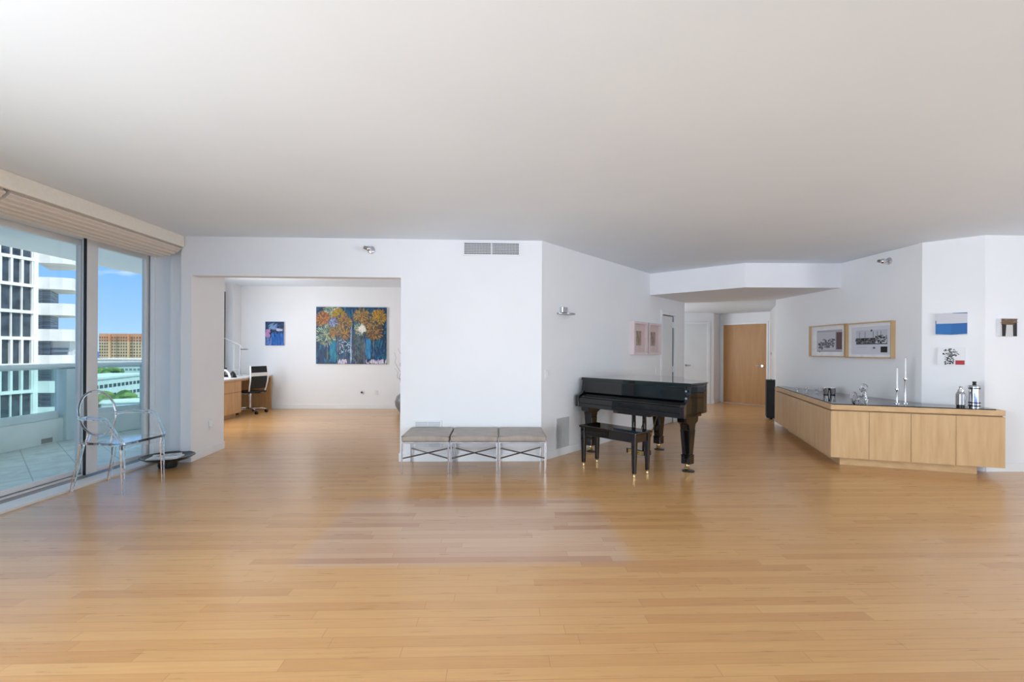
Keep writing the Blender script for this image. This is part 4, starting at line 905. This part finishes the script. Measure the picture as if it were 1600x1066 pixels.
# faces -x locally
MB().box(-.24, .22, -.23, .23, .44, .48).build('seat', BLACKM, oc, bevel=.018, seg=3)
def brow(z): return .20+(.0 if z < .6 else (z-.6)*.12)+.035*math.sin((z-.5)*7)
zs = [.46+.55*i/14 for i in range(15)]
fr = MB()
for s in (-1, 1): fr.tube([(brow(z), s*(.20+.02*math.sin((z-.46)*5)), z) for z in zs], .014, 6)
fr.tube([(.0, -.21, .44), (.12, -.20, .43), (brow(.46), -.20, .46)], .013, 6); fr.tube([(.0, .21, .44), (.12, .20, .43), (brow(.46), .20, .46)], .013, 6)
fr.box(brow(.83)-.006, brow(.83)+.006, -.2, .2, .80, .855)
fr.build('back_frame', WHITEPL, oc, True)
def panel(za, zb):
    m = MB(); n = 8; P_ = []
    for dx in (-.006, .006):
        for i in range(n+1):
            z = za+(zb-za)*i/n; P_ += [(brow(z)+dx, -.195, z), (brow(z)+dx, .195, z)]
    k = 2*(n+1); f = []
    for i in range(n):
        f.append((2*i, 2*i+1, 2*i+3, 2*i+2)); f.append((k+2*i, k+2*i+2, k+2*i+3, k+2*i+1)); f.append((2*i, 2*i+2, k+2*i+2, k+2*i)); f.append((2*i+1, k+2*i+1, k+2*i+3, 2*i+3))
    f += [(0, k, k+1, 1), (2*n, 2*n+1, k+2*n+1, k+2*n)]
    return m.add(P_, f)
panel(.53, .79).build('back_panel', BLACKM, oc); panel(.865, 1.0).build('back_panel', BLACKM, oc)
MB().tube([(0, 0, .44), (0, 0, .36)], .03, 12).tube([(0, 0, .36), (0, 0, .10)], .022, 12).build('gas_column', CHROME, oc, True)
MB().tube([(.02, .1, .42), (.04, .26, .41)], .008).build('lever', BLACKP, oc, True)
bs = MB()
for k in range(5):
    a = 2*PI*k/5-.35; bs.tube([(0, 0, .11), (.2*math.cos(a), .2*math.sin(a), .10), (.31*math.cos(a), .31*math.sin(a), .075)], [.022, .017, .012], 8)
b5 = bs.build('star_base', CHROME, oc, True)
for k in range(5):
    a = 2*PI*k/5-.35; x, y = .31*math.cos(a), .31*math.sin(a)
    MB().lathe([(0, -.025), (.03, -.022), (.03, .022), (0, .025)], x, y, 16, 'y', .031).box(x-.006, x+.006, y-.03, y+.03, .05, .07).build('caster', BLACKP, b5, True)
# desk lamp
lp = thing('desk_lamp', 'slender white articulated lamp standing on the office desk', 'lamp', (-5.52, 10.10, .785))
MB().lathe([(0, 0), (.1, 0), (.1, .012), (.03, .018), (0, .018)]).build('lamp_base', WHITEPL, lp, True)
MB().tube([(-.05, 0, .015), (-.045, 0, .66)], .007).tube([(.06, 0, .015), (.085, .0, .66)], .007).tube([(-.05, 0, .14), (.06, 0, .14)], .007).build('lower_arm', WHITEPL, lp, True)
MB().tube([(.09, 0, .655), (-.19, -.1, .80), (-.26, -.12, .84)], .006).tube([(.09, 0, .655), (.14, 0, .58)], .006).build('upper_arm', WHITEPL, lp, True)
MB().lathe([(0, 0), (.05, 0), (.055, -.02), (.03, -.024), (0, -.02)], -.27, -.12, 16, cz=.845).build('lamp_shade', STEEL, lp, True)
MB().box(.10, .24, -.03, .03, .555, .58).build('counterweight', STEEL, lp, bevel=.004)
# desk clutter
t = thing('desk_ornament', 'white arched ornament on the office desk', 'ornament', (-5.36, 9.42, .785), .1)
MB().tube([(-.07, 0, 0), (-.06, 0, .10), (0, 0, .16), (.06, 0, .10), (.09, 0, 0)], .022, 8).build('arch', WHITEPL, t, True)
MB().ball((.01, 0, .185), .02).build('finial', BLACKP, t, True)
t = thing('desk_ornament', 'dark bottle-shaped ornament left of the white arch', 'ornament', (-5.47, 9.34, .785))
MB().lathe([(0, 0), (.06, 0), (.05, .05), (.02, .11), (.01, .16), (0, .165)]).build('body', BLACKP, t, True); MB().lathe([(.011, .13), (.014, .135), (.012, .15)]).build('collar', STEEL, t, True)
t = thing('desk_ornament', 'dark cone-shaped ornament beside the white arch', 'ornament', (-5.27, 9.52, .785))
MB().lathe([(0, 0), (.075, 0), (.045, .08), (.012, .13), (0, .135)]).build('body', BLACKP, t, True); MB().lathe([(.013, .11), (.017, .115), (.013, .13)]).build('collar', STEEL, t, True)
tag(MB().box(-5.42, -5.2, 9.02, 9.3, .785, .80).box(-5.41, -5.21, 9.03, 9.29, .80, .803).build('paper_stack', PAPER, bevel=.001), 'small white paper stack at the near end of the office desk', 'papers')
tag(MB().box(-5.64, -5.46, 9.72, 9.84, .785, .81).box(-5.60, -5.5, 9.75, 9.8, .81, .825).build('desk_telephone', BLACKP, bevel=.004), 'flat black telephone right of the ornaments on the desk', 'telephone')
tag(MB().tube([(-5.085, 10.3+.1*i, .785-.0) if i == 0 else (-4.99+.05*math.sin(i*1.7), 10.835, .60-.06*i) for i in range(1, 9)], .004, 6).build('loose_cable', WHITEPL, None, True), 'thin loose cables hanging at the right side of the office desk', 'cable')
# vase with twigs
vz = thing('floor_vase', 'round grey vase of bare twigs on the office floor behind the front wall', 'vase', (-1.99, 10.2, 0))
GV = varied(mat('grey_ceramic', (128, 128, 130), .3), (110, 110, 112), (140, 140, 142), nscale=5)
MB().lathe([(0, 0), (.1, 0), (.19, .14), (.21, .24), (.17, .36), (.07, .43), (.06, .46), (.075, .48), (.06, .48), (.05, .44), (0, .42)], n=32).build('vase_body', GV, vz, True)
tb = thing('twig_bunch', 'bare curly twigs standing in the round grey vase', 'branches', (-1.99, 10.2, .45))
TW = varied(mat('twig_bark', (132, 126, 120), .8), (110, 104, 98), (150, 144, 138), nscale=20)
random.seed(4)
for k, (dx, h) in enumerate([(-.24, .85), (-.2, .5), (-.12, .95), (-.05, 1.0), (.05, .9)]):
    pts = [(dx*i/8*1.0+.035*math.sin(i*1.9+k), .02*math.sin(i*2.3+k), .0+h*i/8) for i in range(9)]
    MB().tube(pts, [.006-.0005*i for i in range(9)], 6).build('twig', TW, tb, True)
